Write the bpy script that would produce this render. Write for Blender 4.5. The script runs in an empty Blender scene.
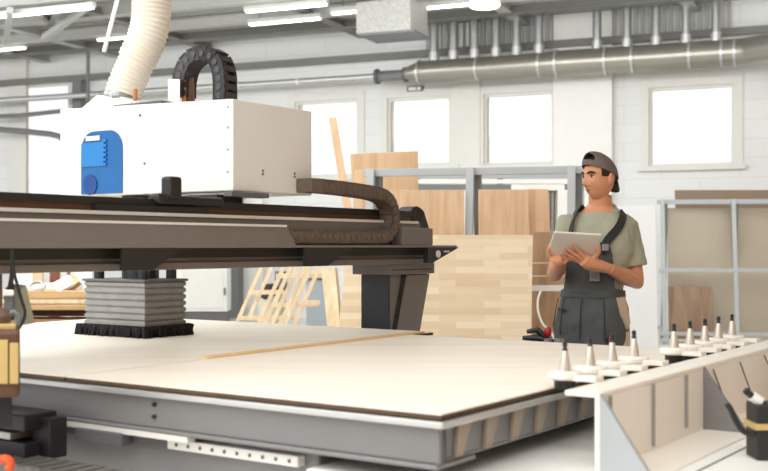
import bpy, bmesh, math, random
from mathutils import Vector as V3, Matrix, noise
random.seed(7)
SC = bpy.context.scene
COL = SC.collection
# ------------------------------------------------------------------ camera, world, lights, exposure
F = 1110.0; HZ = 246.0; CH = 1.33          # focal length in pixels, horizon row, camera height
cam_d = bpy.data.cameras.new('camera'); cam = bpy.data.objects.new('camera', cam_d); COL.objects.link(cam)
cam.location = (0, 0, CH); cam.rotation_euler = (math.pi/2, 0, 0)
cam_d.sensor_width = 36; cam_d.lens = 36*F/768; cam_d.shift_y = (HZ-235.5)/768
cam_d.clip_start = 0.05; cam_d.clip_end = 200
cam_d.dof.use_dof = True; cam_d.dof.focus_distance = 5.7; cam_d.dof.aperture_fstop = 3.2
SC.camera = cam
w = bpy.data.worlds.new('hall_daylight'); SC.world = w; w.use_nodes = True
# hall daylight: bright towards the window side, with a dim warm tint added on the right behind the viewer
wn = w.node_tree; wt = wn.nodes.new('ShaderNodeTexCoord'); wd = wn.nodes.new('ShaderNodeVectorMath'); wd.operation = 'DOT_PRODUCT'
wd.inputs[1].default_value = (.823, -.568, 0); wn.links.new(wt.outputs['Generated'], wd.inputs[0])
wr = wn.nodes.new('ShaderNodeMapRange'); wr.interpolation_type = 'SMOOTHSTEP'; wr.inputs[1].default_value = -.32; wr.inputs[2].default_value = .12
wx = wn.nodes.new('ShaderNodeMix'); wx.data_type = 'RGBA'; wx.inputs[6].default_value = (.99, .995, 1.0, 1); wx.inputs[7].default_value = (.38, .20, .075, 1)
wn.links.new(wd.outputs['Value'], wr.inputs[0]); wn.links.new(wr.outputs[0], wx.inputs[0]); wn.links.new(wx.outputs[2], wn.nodes['Background'].inputs[0])
wn.nodes['Background'].inputs[1].default_value = .82
def area(name, loc, target, sx, sy, energy, col, spread=math.pi):
    d = bpy.data.lights.new(name, 'AREA'); d.shape = 'RECTANGLE'; d.size = sx; d.size_y = sy
    d.energy = energy; d.color = col
    o = bpy.data.objects.new(name, d); COL.objects.link(o); o.location = loc
    o.rotation_euler = (V3(target)-V3(loc)).to_track_quat('-Z', 'Y').to_euler()
    d.spread = spread
    return o
area('roof_fill', (-2.1, 2.8, 4.9), (-1.5, 3.9, .9), 12, 10, 690, (1, .985, .965), 2.65)  # unseen overhead panel added to light the table, standing in for hall lamps
area('left_sheet_fill', (-4.2, 8.2, 4.9), (-3.0, 7.4, .9), 5, 5, 230, (1, .99, .975), 2.2)  # added fill that lifts the left sheet behind the gantry
area('side_windows_light', (-9.0, -1.5, 3.2), (-.5, 5.5, 1.0), 6, 3.5, 80, (.98, .99, 1))
area('ceiling_fill', (-3.0, 12.4, 3.9), (-3.0, 12.41, 9), 28, 6, 820, (.98, .99, 1))  # added upward fill that brightens the roof, no such lamps hang here
area('far_wall_fill', (-4.6, 15.3, 5.0), (-3.1, 18.9, 1.6), 26, 3, 520, (.97, .985, 1))  # added wash that brightens the back wall
area('mid_bay_fill', (-4.0, 10.2, 4.9), (-3.2, 13.6, 1.0), 26, 4, 640, (.97, .985, 1))  # added fill for the fronts of racks and boards
SC.view_settings.view_transform = 'Standard'; SC.view_settings.look = 'None'
SC.view_settings.gamma = 1; SC.view_settings.use_curve_mapping = False
SC.view_settings.exposure = 0.42
SC.cycles.use_denoising = True
SC.cycles.max_bounces = 8

# ------------------------------------------------------------------ helpers
def at(px, py, D): return V3(((px-384)*D/F, D, CH+(HZ-py)*D/F))
class Frame:
    def __init__(s, o, ex, ey): s.o = V3(o); s.ex = V3(ex).normalized(); s.ey = V3(ey).normalized()
    def P(s, a, b, z): return V3((s.o.x, s.o.y, 0)) + s.ex*a + s.ey*b + V3((0, 0, z))
MU = V3((766, 1110, 0)).normalized(); MV = V3((-MU.y, MU.x, 0))
M = Frame((.146, 2.841, 0), MU, MV)          # machine: a runs away to the right, b away to the left
WX = V3((2684, -1110, 0)).normalized(); WN = V3((-1110, -2684, 0)).normalized()
W = Frame((4.98, 17.5, 0), WX, WN)           # back wall: a to the right, b towards the room
C = Frame((0, 0, 0), (1, 0, 0), (0, 1, 0))
def wallpt(px, py, off=0.0):
    r = (px-384)/F; o = W.o + WN*off
    t = (r*o.y-o.x)/(WX.x-r*WX.y)
    p = o + WX*t
    return t, CH+(HZ-py)*p.y/F
def mu_at(px, v):
    r = (px-384)/F; o = M.o + MV*v
    return (r*o.y-o.x)/(MU.x-r*MU.y)

class MB:
    def __init__(s): s.bm = bmesh.new()
    def face(s, vs):
        try: return s.bm.faces.new(vs)
        except ValueError: return None
    def hexa(s, p):
        v = [s.bm.verts.new(q) for q in p]
        for f in ((0,3,2,1),(4,5,6,7),(0,1,5,4),(1,2,6,5),(2,3,7,6),(3,0,4,7)): s.face([v[i] for i in f])
        return s
    def box(s, fr, a0, a1, b0, b1, z0, z1):
        return s.hexa([fr.P(a0,b0,z0),fr.P(a1,b0,z0),fr.P(a1,b1,z0),fr.P(a0,b1,z0),fr.P(a0,b0,z1),fr.P(a1,b0,z1),fr.P(a1,b1,z1),fr.P(a0,b1,z1)])
    def prism(s, pts, vec):
        vec = V3(vec); a = [s.bm.verts.new(p) for p in pts]; b = [s.bm.verts.new(V3(p)+vec) for p in pts]
        s.face(a[::-1]); s.face(b); n = len(a)
        for i in range(n): s.face([a[i], a[(i+1)%n], b[(i+1)%n], b[i]])
        return s
    def bar(s, p0, p1, w, t, up=(0,0,1)):
        p0, p1 = V3(p0), V3(p1); d = (p1-p0).normalized(); up = V3(up)
        x = d.cross(up)
        if x.length < 1e-4: x = d.cross(V3((1,0,0)))
        x.normalize(); y = x.cross(d).normalized(); x *= w/2; y *= t/2
        return s.hexa([p0-x-y, p0+x-y, p0+x+y, p0-x+y, p1-x-y, p1+x-y, p1+x+y, p1-x+y])
    def loft(s, rings, caps=True, closed=True):
        vs = [[s.bm.verts.new(p) for p in r] for r in rings]; n = len(rings[0])
        for i in range(len(vs)-1):
            for j in range(n if closed else n-1):
                k = (j+1)%n; s.face([vs[i][j], vs[i][k], vs[i+1][k], vs[i+1][j]])
        if caps: s.face(vs[0][::-1]); s.face(vs[-1])
        return s
    def tube(s, pts, r, seg=10, caps=True):
        pts = [V3(p) for p in pts]; n = len(pts); rings = []; x = None
        for i, p in enumerate(pts):
            d = (pts[min(i+1,n-1)]-pts[max(i-1,0)]).normalized()
            if x is None:
                x = d.cross(V3((0,0,1)))
                if x.length < 1e-3: x = d.cross(V3((1,0,0)))
            x = (x - d*x.dot(d)).normalized(); y = d.cross(x)
            rr = r[i] if isinstance(r, (list, tuple)) else r
            rings.append([p + x*rr*math.cos(q) + y*rr*math.sin(q) for q in [2*math.pi*k/seg for k in range(seg)]])
        return s.loft(rings, caps)
    def cyl(s, p0, p1, r0, r1=None, seg=14): return s.tube([p0, p1], [r0, r0 if r1 is None else r1], seg)
    def lathe(s, prof, o, seg=16, axis=(0,0,1)):
        ax = V3(axis).normalized(); x = ax.orthogonal().normalized(); y = ax.cross(x); o = V3(o)
        return s.loft([[o + ax*h + (x*math.cos(q)+y*math.sin(q))*r for q in [2*math.pi*k/seg for k in range(seg)]] for r, h in prof])
    def ell(s, c, r, rot=None, nu=14, nv=10):
        c = V3(c); rot = rot or Matrix.Identity(3); R = []
        for i in range(nv+1):
            t = math.pi*(0.02+0.96*i/nv)
            R.append([c + rot @ V3((r[0]*math.sin(t)*math.cos(q), r[1]*math.sin(t)*math.sin(q), -r[2]*math.cos(t))) for q in [2*math.pi*k/nu for k in range(nu)]])
        return s.loft(R)
    def build(s, name, mat, parent=None, loc=None, bevel=0, smooth=False, seg=2):
        bmesh.ops.recalc_face_normals(s.bm, faces=s.bm.faces)
        me = bpy.data.meshes.new(name)
        if parent is not None: L = ORG[parent.name]
        elif loc is not None: L = V3(loc)
        else:
            z = min(v.co.z for v in s.bm.verts); c = sum((v.co for v in s.bm.verts), V3())/len(s.bm.verts); L = V3((c.x, c.y, z))
        bmesh.ops.translate(s.bm, vec=-L, verts=s.bm.verts)
        if smooth:
            for f in s.bm.faces: f.smooth = True
        s.bm.to_mesh(me); s.bm.free()
        o = bpy.data.objects.new(name, me); COL.objects.link(o)
        me.materials.append(mat)
        if parent is not None: o.parent = parent
        else: o.location = L
        ORG[o.name] = L
        if bevel:
            b = o.modifiers.new('bevel', 'BEVEL'); b.width = bevel; b.segments = seg; b.limit_method = 'ANGLE'; b.angle_limit = .6
        if smooth:
            try: me.set_sharp_from_angle(angle=.7)
            except Exception: pass
        return o
ORG = {}
def empty(name, loc):
    o = bpy.data.objects.new(name, None); COL.objects.link(o); o.location = V3(loc); ORG[o.name] = V3(loc)
    o.empty_display_size = .1
    return o
def tag(o, label, cat, group=None, kind=None):
    o['label'] = label; o['category'] = cat
    if group: o['group'] = group
    if kind: o['kind'] = kind
    return o
def struct(o): o['kind'] = 'structure'; return o
def copy_tree(root, loc):
    r = root.copy(); COL.objects.link(r); r.location = V3(loc); ORG[r.name] = V3(loc)
    for ch in root.children:
        c = ch.copy(); COL.objects.link(c); c.parent = r; ORG[c.name] = V3(loc)
        for g in ch.children:
            d = g.copy(); COL.objects.link(d); d.parent = c
    return r

# ------------------------------------------------------------------ materials
def srgb(c):
    return tuple(((x/255)/12.92 if x/255 <= .04045 else ((x/255+.055)/1.055)**2.4) for x in c) + (1,)
def mat(name, col, rough=.5, metal=0., var=.06, scale=6., bump=0., emit=0., alpha=None, stretch=None):
    m = bpy.data.materials.new(name); m.use_nodes = True; nt = m.node_tree; b = nt.nodes['Principled BSDF']
    b.inputs['Roughness'].default_value = rough; b.inputs['Metallic'].default_value = metal
    c = srgb(col)
    tc = nt.nodes.new('ShaderNodeTexCoord'); nz = nt.nodes.new('ShaderNodeTexNoise'); nz.inputs['Scale'].default_value = scale
    nz.inputs['Detail'].default_value = 4
    if stretch:
        mp = nt.nodes.new('ShaderNodeMapping'); mp.inputs['Scale'].default_value = stretch
        nt.links.new(tc.outputs['Object'], mp.inputs[0]); nt.links.new(mp.outputs[0], nz.inputs['Vector'])
    else: nt.links.new(tc.outputs['Object'], nz.inputs['Vector'])
    mx = nt.nodes.new('ShaderNodeMix'); mx.data_type = 'RGBA'
    mx.inputs[6].default_value = tuple(x*(1-var*2) for x in c[:3])+(1,); mx.inputs[7].default_value = tuple(min(1, x*(1+var)) for x in c[:3])+(1,)
    nt.links.new(nz.outputs['Fac'], mx.inputs[0]); nt.links.new(mx.outputs[2], b.inputs['Base Color'])
    if bump:
        bp = nt.nodes.new('ShaderNodeBump'); bp.inputs['Strength'].default_value = bump; bp.inputs['Distance'].default_value = .01
        nt.links.new(nz.outputs['Fac'], bp.inputs['Height']); nt.links.new(bp.outputs[0], b.inputs['Normal'])
    if emit:
        b.inputs['Emission Color'].default_value = c; b.inputs['Emission Strength'].default_value = emit
    return m
def wood(name, c0, c1, axis='z', scale=1.0, rough=.55, blocks=None):
    """grain streaks running along one object axis; blocks=(length,height,mortar) adds glued staves"""
    m = bpy.data.materials.new(name); m.use_nodes = True; nt = m.node_tree; b = nt.nodes['Principled BSDF']; b.inputs['Roughness'].default_value = rough
    tc = nt.nodes.new('ShaderNodeTexCoord'); mp = nt.nodes.new('ShaderNodeMapping')
    s = {'x': (1.2, 22, 22), 'y': (22, 1.2, 22), 'z': (22, 22, 1.2)}[axis]
    mp.inputs['Scale'].default_value = tuple(q*scale for q in s)
    nt.links.new(tc.outputs['Object'], mp.inputs[0])
    nz = nt.nodes.new('ShaderNodeTexNoise'); nz.inputs['Scale'].default_value = 1; nz.inputs['Detail'].default_value = 5; nz.inputs['Distortion'].default_value = .6
    nt.links.new(mp.outputs[0], nz.inputs['Vector'])
    mx = nt.nodes.new('ShaderNodeMix'); mx.data_type = 'RGBA'; mx.inputs[6].default_value = srgb(c0); mx.inputs[7].default_value = srgb(c1)
    rp = nt.nodes.new('ShaderNodeMapRange'); rp.inputs[1].default_value = .3; rp.inputs[2].default_value = .7
    nt.links.new(nz.outputs['Fac'], rp.inputs[0])
    fac = rp.outputs[0]
    if blocks:
        sp = nt.nodes.new('ShaderNodeSeparateXYZ'); nt.links.new(tc.outputs['Object'], sp.inputs[0])
        cb = nt.nodes.new('ShaderNodeCombineXYZ')
        if axis == 'x': nt.links.new(sp.outputs[0], cb.inputs[0]); nt.links.new(sp.outputs[2], cb.inputs[1])
        else: nt.links.new(sp.outputs[2], cb.inputs[0]); nt.links.new(sp.outputs[0], cb.inputs[1])
        br = nt.nodes.new('ShaderNodeTexBrick'); br.inputs['Scale'].default_value = 1; br.inputs['Brick Width'].default_value = blocks[0]
        br.inputs['Row Height'].default_value = blocks[1]; br.inputs['Mortar Size'].default_value = .0012
        br.offset = .37; br.offset_frequency = 2
        br.inputs['Color1'].default_value = (0, 0, 0, 1); br.inputs['Color2'].default_value = (1, 1, 1, 1); br.inputs['Mortar'].default_value = (.1, .1, .1, 1)
        nt.links.new(cb.outputs[0], br.inputs['Vector'])
        ma = nt.nodes.new('ShaderNodeMix'); ma.inputs[0].default_value = .68
        nt.links.new(fac, ma.inputs[2]); nt.links.new(br.outputs['Color'], ma.inputs[3]); fac = ma.outputs[0]
    nt.links.new(fac, mx.inputs[0]); nt.links.new(mx.outputs[2], b.inputs['Base Color'])
    return m
def glass(name, tint, alpha):
    m = bpy.data.materials.new(name); m.use_nodes = True; nt = m.node_tree; nt.nodes.remove(nt.nodes['Principled BSDF'])
    out = nt.nodes['Material Output']; tr = nt.nodes.new('ShaderNodeBsdfTransparent'); gl = nt.nodes.new('ShaderNodeBsdfGlossy')
    tr.inputs[0].default_value = tint; gl.inputs['Roughness'].default_value = .05
    mx = nt.nodes.new('ShaderNodeMixShader'); mx.inputs[0].default_value = alpha
    nt.links.new(tr.outputs[0], mx.inputs[1]); nt.links.new(gl.outputs[0], mx.inputs[2]); nt.links.new(mx.outputs[0], out.inputs[0])
    return m
white_paint = mat('white_paint', (238, 238, 234), .35, var=.02)
soft_white = mat('soft_white', (228, 228, 222), .5, var=.03)
gunmetal = mat('gunmetal_paint', (122, 116, 113), .42, var=.05)
dark_blue_grey = mat('dark_blue_grey_paint', (50, 53, 60), .45, var=.05)
black = mat('black_plastic', (34, 34, 35), .5, var=.1)
black_steel = mat('black_steel', (44, 44, 46), .45, metal=.2, var=.1)
aluminium = mat('aluminium', (205, 206, 205), .32, metal=.6, var=.04)
steel = mat('galvanised_steel', (176, 178, 178), .35, metal=.75, var=.08, scale=12)
rack_grey = mat('grey_painted_tube', (172, 177, 179), .4, var=.05)
frame_grey = mat('grey_machine_frame', (130, 130, 131), .42, metal=.15, var=.04)
dark_grey = mat('dark_grey_paint', (98, 100, 102), .5, var=.06)
wall_grey = mat('pipe_grey', (120, 122, 120), .5, var=.05)
bellows_grey = mat('bellows_grey', (150, 150, 148), .7, var=.12, scale=14, bump=.3)
bristle = mat('black_bristle', (28, 28, 30), .9, var=.3, scale=60, bump=.8)
cream_hose = mat('cream_hose', (247, 241, 228), .45, var=.03)
brass = mat('brass', (176, 122, 60), .35, metal=.6, var=.1)
brown_cast = mat('brown_cast_housing', (92, 62, 40), .55, var=.12)
yellow_tan = mat('yellow_label', (196, 170, 110), .5, var=.05)
copper = mat('copper_wire', (206, 134, 84), .4, var=.1)
chain_brown = mat('brown_grey_chain', (112, 98, 86), .55, var=.15, scale=30, bump=.3)
chain_dark = mat('dark_chain', (62, 62, 66), .5, var=.15, scale=30)
red_plastic = mat('red_plastic', (170, 28, 44), .4)
orange_plastic = mat('orange_plastic', (222, 92, 44), .4)
blue_acrylic = mat('blue_acrylic', (36, 130, 204), .15, var=.04, scale=3)
deep_blue = mat('deep_blue', (30, 92, 178), .3, var=.08)
tube_light = mat('lit_tube', (255, 253, 245), emit=5)
lamp_body = mat('lamp_body', (190, 190, 184), .5)
roof_sheet = mat('roof_sheeting', (160, 160, 154), .6, var=.06)
roof_steel = mat('roof_steel', (172, 173, 168), .5, var=.06)
roof_dark = mat('roof_dark_steel', (120, 120, 115), .55, var=.06)
ply_top = wood('birch_ply_face', (240, 230, 214), (250, 243, 231), 'x', .35, .45)
ply_edge = mat('ply_edge', (92, 72, 54), .7, var=.2, scale=30)
mdf_board = mat('brown_spoilboard', (98, 74, 56), .8, var=.1)
stave_panel = wood('stave_wood_light', (226, 200, 163), (248, 233, 207), 'x', .6, .5, (.34, .052))
stave_panel_v = wood('stave_wood_upright', (196, 160, 122), (226, 196, 160), 'z', .6, .5, (.5, .07))
oak_panel = wood('oak_panel', (190, 156, 120), (218, 188, 152), 'z', .6)
pine = wood('pine_timber', (206, 184, 148), (230, 212, 180), 'z', .8)
pine_x = wood('pine_timber_flat', (164, 130, 90), (202, 168, 122), 'x', .8)
brown_wood = wood('brown_timber', (124, 90, 62), (168, 128, 90), 'x', .8)
walnut = wood('grey_brown_veneer', (122, 98, 78), (160, 134, 110), 'z', .5)
beige_board = mat('beige_board', (178, 167, 149), .6, var=.04, scale=2)
tan_board = mat('tan_board', (140, 120, 99), .6, var=.05, scale=2)
# ------------------------------------------------------------------ the hall
CEIL = 5.16
fm = mat('polished_concrete', (222, 221, 216), .3, var=.05, scale=1.5)
struct(MB().box(C, -16, 16, -6, 30, -.1, 0).build('floor', fm, loc=(0, 0, 0)))
# back wall with real window openings
WIN = []          # (a0, a1, z0, z1) in wall coordinates
for (x0, x1, y0, y1) in ((649, 734, 86, 167), (484, 553.5, 92.5, 165.5), (387.5, 450.5, 97, 166.5), (295, 358, 100.5, 177.5), (18, 69, 84, 232)):
    a0, z0 = wallpt(x0, y1); a1, _ = wallpt(x1, y1); _, z1 = wallpt((x0+x1)/2, y0)
    WIN.append((a0, a1, z0, z1))
wb = MB(); A = sorted({-26, 8} | {q for k in WIN for q in k[:2]}); Z = sorted({0, CEIL+.3} | {q for k in WIN for q in k[2:]})
for i in range(len(A)-1):
    for j in range(len(Z)-1):
        ca, cz = (A[i]+A[i+1])/2, (Z[j]+Z[j+1])/2
        if any(k[0] < ca < k[1] and k[2] < cz < k[3] for k in WIN): continue
        wb.face([wb.bm.verts.new(W.P(a, 0, z)) for a, z in ((A[i],Z[j]),(A[i+1],Z[j]),(A[i+1],Z[j+1]),(A[i],Z[j+1]))])
bmesh.ops.remove_doubles(wb.bm, verts=wb.bm.verts, dist=1e-4)
wm = bpy.data.materials.new('white_block_wall'); wm.use_nodes = True; nt = wm.node_tree; b = nt.nodes['Principled BSDF']; b.inputs['Roughness'].default_value = .7
tc = nt.nodes.new('ShaderNodeTexCoord'); sp = nt.nodes.new('ShaderNodeSeparateXYZ'); cb = nt.nodes.new('ShaderNodeCombineXYZ'); br = nt.nodes.new('ShaderNodeTexBrick')
nt.links.new(tc.outputs['Object'], sp.inputs[0]); nt.links.new(sp.outputs[0], cb.inputs[0]); nt.links.new(sp.outputs[2], cb.inputs[1]); nt.links.new(cb.outputs[0], br.inputs['Vector'])
br.inputs['Scale'].default_value = 1; br.inputs['Brick Width'].default_value = 1.1; br.inputs['Row Height'].default_value = .3; br.inputs['Mortar Size'].default_value = .008
br.inputs['Color1'].default_value = srgb((234, 236, 235)); br.inputs['Color2'].default_value = srgb((229, 231, 230)); br.inputs['Mortar'].default_value = srgb((221, 223, 221))
nt.links.new(br.outputs['Color'], b.inputs['Base Color'])
wo = struct(wb.build('wall_back', wm, loc=W.P(0, 0, 0)))
so = wo.modifiers.new('thickness', 'SOLIDIFY'); so.thickness = .32; so.offset = -1
if (wo.data.polygons[0].normal.dot(WN)) < 0: so.offset = 1
pane_m = glass('window_glass', (1, 1, 1, 1), .04)
for n, (a0, a1, z0, z1) in enumerate(WIN):
    fr = MB(); t = .045
    for q in ((a0-.13, a1+.13, .0, .03, z1, z1+.13), (a0-.13, a0, .0, .03, z0, z1), (a1, a1+.13, .0, .03, z0, z1), (a0-.18, a1+.18, .0, .09, z0-.07, z0),
              (a0, a1, -.11, -.03, z0, z0+t), (a0, a1, -.11, -.03, z1-t, z1), (a0, a0+t, -.11, -.03, z0+t, z1-t), (a1-t, a1, -.11, -.03, z0+t, z1-t)): fr.box(W, *q)
    wf = struct(fr.build('window_%d' % (n+1), soft_white, loc=W.P((a0+a1)/2, 0, z0)))
    MB().box(W, a0+t, a1-t, -.075, -.065, z0+t, z1-t).build('pane', pane_m, wf)
# columns (pilasters) and wall bands
k = 0
for (x0, x1, dep) in ((553, 612, .12), (8, 26, .08), (452, 480, .05)):
    a0, _ = wallpt(x0, 200, dep); a1, _ = wallpt(x1, 200, dep); k += 1
    struct(MB().box(W, a0, a1, .005, dep, 0, CEIL-.02).build('trim_%d' % k, white_paint if dep > .1 else soft_white, bevel=.01))
# ceiling: ribbed sheeting, purlins, lower lamp-carrying beams
cm = MB(); n0 = -6.0
cm.box(W, -26, 8, -.3, 22, CEIL, CEIL+.06)
for i in range(70): cm.box(W, -26, 8, .3+i*.3, .42+i*.3, CEIL-.05, CEIL+.01)
struct(cm.build('ceiling', roof_sheet))
def wline(px, py, z):     # wall coordinates of a picture point at height z
    D = F*(z-CH)/(HZ-py); p = V3(((px-384)*D/F, D, 0))-V3((W.o.x, W.o.y, 0))
    return p.dot(WX), p.dot(WN)
b1 = wline(320, 18, 4.9)[1]
b1 = (wline(12, 49, 4.9)[1]+wline(285, 21.5, 4.9)[1]+wline(440, 6.5, 4.9)[1])/3
for i, (bb, zz, hh, mm) in enumerate(((b1, 4.95, .13, roof_steel), (b1+1.1, 5.0, .15, roof_steel), (b1-1.2, 5.0, .12, roof_dark), (b1+2.4, 4.96, .16, roof_steel), (b1+3.7, 4.96, .16, roof_dark))):
    k += 1
    bm_ = MB(); bm_.box(W, -24, 6, bb-.05, bb+.05, zz, zz+hh); bm_.box(W, -24, 6, bb-.1, bb+.1, zz+hh, zz+hh+.015); bm_.box(W, -24, 6, bb-.1, bb+.1, zz-.015, zz)
    struct(bm_.build('trim_%d' % k, mm))
# cross beams and truss diagonals running towards the wall
for px in (-40, 60, 185, 330, 520, 700):
    a, bq = wline(px, 40 if px < 200 else 20, 5.05); k += 1
    bm_ = MB(); bm_.box(W, a-.06, a+.06, .1, 14, 5.02, 5.14); bm_.box(W, a-.1, a+.1, .1, 14, 5.0, 5.02)
    struct(bm_.build('trim_%d' % k, roof_dark if px in (330, 185) else roof_steel))
for (p, q, zz0, zz1, mm) in (((44, 38), (92, 3), 4.72, 4.95, roof_steel), ((6, 42), (10, 10), 4.75, 4.85, roof_steel), ((40, 14), (52, 22), 4.85, 4.9, roof_dark), ((56, 12), (50, 24), 4.85, 4.9, roof_dark)):
    k += 1
    A_ = at(p[0], p[1], F*(zz0-CH)/(HZ-p[1])); B_ = at(q[0], q[1], F*(zz1-CH)/(HZ-q[1]))
    struct(MB().bar(A_, B_, .09, .09).build('trim_%d' % k, mm))
# fluorescent battens: one thing each
def batten(px0, y0, px1, y1, z, label):
    a0, b0 = wline(px0, y0, z); a1, b1_ = wline(px1, y1, z); bb = (b0+b1_)/2
    r = empty('batten_light', W.P((a0+a1)/2, bb, z))
    MB().box(W, a0, a1, bb-.045, bb+.045, z+.014, z+.08).build('housing', lamp_body, r)
    for s in (-.022, .022): MB().cyl(W.P(a0+.03, bb+s, z), W.P(a1-.03, bb+s, z), .014).build('tube', tube_light, r)
    for a in (a0+.2, a1-.2): MB().cyl(W.P(a, bb, z+.07), W.P(a, bb, 5.14), .008, seg=6).build('hanger', wall_grey, r)
    tag(r, label, 'ceiling light', 'fluorescent battens under the roof')
batten(-8, 51.5, 24, 47.5, 4.88, 'lit fluorescent batten at far left end of the long lower lamp row')
batten(98, 40.5, 127, 37.5, 4.88, 'short-looking lit batten just left of the cream hose')
batten(250, 25.5, 320, 18, 4.88, 'lit batten right of the hose, above the black cable arch')
batten(331, 14, 386, 9, 4.88, 'lit batten directly above the speckled duct box')
batten(419, 9.5, 471, 4, 4.88, 'lit batten between the duct box and the round white lamp')
batten(-10, 19, 92, 7, 4.82, 'large bright batten in the top left corner')
batten(246, 12.5, 327, 4, 4.9, 'beam reflection made as a lit strip, highest above the cable arch')  # glowing strip stands in for a bright reflection on a roof beam
# round lamp
D = F*(4.75-CH)/(HZ-7); c = at(484.5, 5, D)
r = empty('round_lamp', c)
MB().lathe([(.05, .2), (.2, .17), (.23, .06), (.23, .0)], c, 24).build('shade', white_paint, r, smooth=True)
MB().lathe([(.22, .0), (.2, -.03), (.1, -.05), (.01, -.055)], c, 24).build('diffuser', tube_light, r, smooth=True)
MB().cyl(c+V3((0,0,.2)), V3((c.x, c.y, CEIL-.055)), .012).build('stem', steel, r)
tag(r, 'round white pendant lamp under the roof above the duct branch pipes', 'ceiling light')
# pipes and cable trunking on the wall
def run(name, pts, r_, m_, label, cat, off):
    P = []
    for x, y in pts:
        a, z = wallpt(x, y, off); P.append(W.P(a, off, z))
    P = [P[0]] + P[1:]
    return tag(MB().tube(P, r_, 10).build(name, m_, smooth=True), label, cat)
a0, z0 = wallpt(-40, 88.5, .12); a1, z1 = wallpt(800, 23, .12); zt = wallpt(384, 57, .12)[1]
o = MB().box(W, a0, a1, .125, .24, zt-.055, zt+.055).build('cable_trunking', mat('trunking_grey', (122, 122, 116), .5)); tag(o, 'long dark grey trunking running along the whole back wall', 'trunking')
a0, _ = wallpt(190, 84, .55); a1, z1 = wallpt(378, 76.5, .55)
r = empty('narrow_pipe', W.P((a0+a1)/2, .55, z1))
a00, _ = wallpt(-40, 84, .55)
MB().cyl(W.P(a00, .55, z1), W.P(a1, .55, z1), .055).build('pipe_run', aluminium, r, smooth=True)
MB().cyl(W.P(a1, .55, z1), W.P(wallpt(406, 76, .55)[0], .55, z1), .09).build('sleeve', wall_grey, r, smooth=True)
for x in (377, 405):
    a, _ = wallpt(x, 76, .55); MB().cyl(W.P(a-.02, .55, z1), W.P(a+.03, .55, z1), .13).build('flange', dark_grey, r, smooth=True)
for x in (90, 238, 298):
    a, _ = wallpt(x, 76, .55); MB().cyl(W.P(a-.02, .55, z1), W.P(a+.03, .55, z1), .065).build('coupling', white_paint, r)
tag(r, 'slim metal pipe running left from the big duct along the wall', 'pipe')
# main extraction duct
r = empty('extraction_duct', W.P(wallpt(580, 60, .6)[0], .6, 3.9))
def dp(x, y): a, z = wallpt(x, y, .6); return a, z
zc = dp(640, 58.5)[1]
mpx = lambda x: (W.P(dp(x, 60)[0], .6, 0)).y/F
prof = [(406, 6), (420, 11.5), (478, 11.5), (540, 12), (557, 13.2), (633, 13.2), (735, 13.6)]
duct_m = mat('spiral_duct', (164, 161, 151), .32, metal=.65, var=.05, scale=4)
MB().tube([W.P(dp(x, 60)[0], .6, zc) for x, h in prof], [h*mpx(x) for x, h in prof], 28).build('duct_run', duct_m, r, smooth=True)
for x in (420, 478, 540, 557, 606, 633, 690, 722, 735):
    a = dp(x, 60)[0]; h = 11.7 if x < 545 else 13.6
    MB().cyl(W.P(a-.02, .6, zc), W.P(a+.02, .6, zc), h*mpx(x)+.012, seg=28).build('joint_band', aluminium, r, smooth=True)
a = dp(735, 60)[0]; R_ = 13.6*mpx(735)
MB().tube([W.P(a, .6, zc), W.P(a+.15, .62, zc), W.P(a+.3, .74, zc), W.P(a+.7, 1.14, zc-.02), W.P(a+2.7, 3.1, zc-.05)], R_, 28).build('elbow', duct_m, r, smooth=True)
for x in (434, 453.5, 474.5, 496, 516.5, 539, 597, 627, 656, 686, 716):
    a = dp(x, 40)[0]; rr = 4.4*mpx(x)
    p = MB().cyl(W.P(a, .6, zc+.12), W.P(a, .6, CEIL-.055), rr, seg=16).build('branch_pipe', steel, r, smooth=True)
    MB().cyl(W.P(a, .6, zc+.18), W.P(a, .6, zc+.32), rr+.014, seg=16).build('collar', aluminium, p, smooth=True)
tag(r, 'large shiny metal extraction duct with a row of upright branch pipes', 'duct')
# speckled duct box
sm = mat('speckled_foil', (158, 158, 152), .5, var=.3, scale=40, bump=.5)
a0, b0 = wline(356, 35, 4.35); a1, _ = wline(411, 31, 4.35)
r = empty('insulated_box', W.P((a0+a1)/2, b0, 4.35))
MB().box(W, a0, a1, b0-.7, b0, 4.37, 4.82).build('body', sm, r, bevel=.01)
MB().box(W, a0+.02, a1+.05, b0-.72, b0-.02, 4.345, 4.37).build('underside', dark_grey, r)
for a in (a0+.1, a1-.1): MB().cyl(W.P(a, b0-.3, 4.8), W.P(a, b0-.3, CEIL), .01).build('hanger', wall_grey, r)
tag(r, 'speckled foil covered ventilation box hung under the roof', 'duct box')
# pale corrugated cladding behind the branch pipes
a0, z0 = wallpt(425, 42, .1); a1, _ = wallpt(734, 20, .1); cl = MB()
n = 46
for i in range(n):
    q0 = a0+(a1-a0)*i/n; q1 = a0+(a1-a0)*(i+.55)/n; cl.box(W, q0, q1, .01, .05, zt+.06, CEIL)
struct(cl.build('trim_%d' % (k+1), mat('grey_cladding', (176, 177, 170), .5)))
# exit sign
a0, z0 = wallpt(407, 92, .03); a1, z1 = wallpt(423.5, 86.5, .03)
r = empty('exit_sign', W.P((a0+a1)/2, .03, z0))
MB().box(W, a0, a1, .005, .035, z0, z0+.1).build('plate', mat('sign_green_grey', (96, 100, 84), .5), r)
sg = MB(); wdt = a1-a0
sg.box(W, a0+wdt*.1, a0+wdt*.56, .036, .038, z0+.02, z0+.08); sg.box(W, a0+wdt*.62, a0+wdt*.85, .036, .038, z0+.02, z0+.08)
sg.build('lettering', white_paint, r)
tag(r, 'small dark framed exit sign with pale lettering above the window', 'sign')
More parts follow.
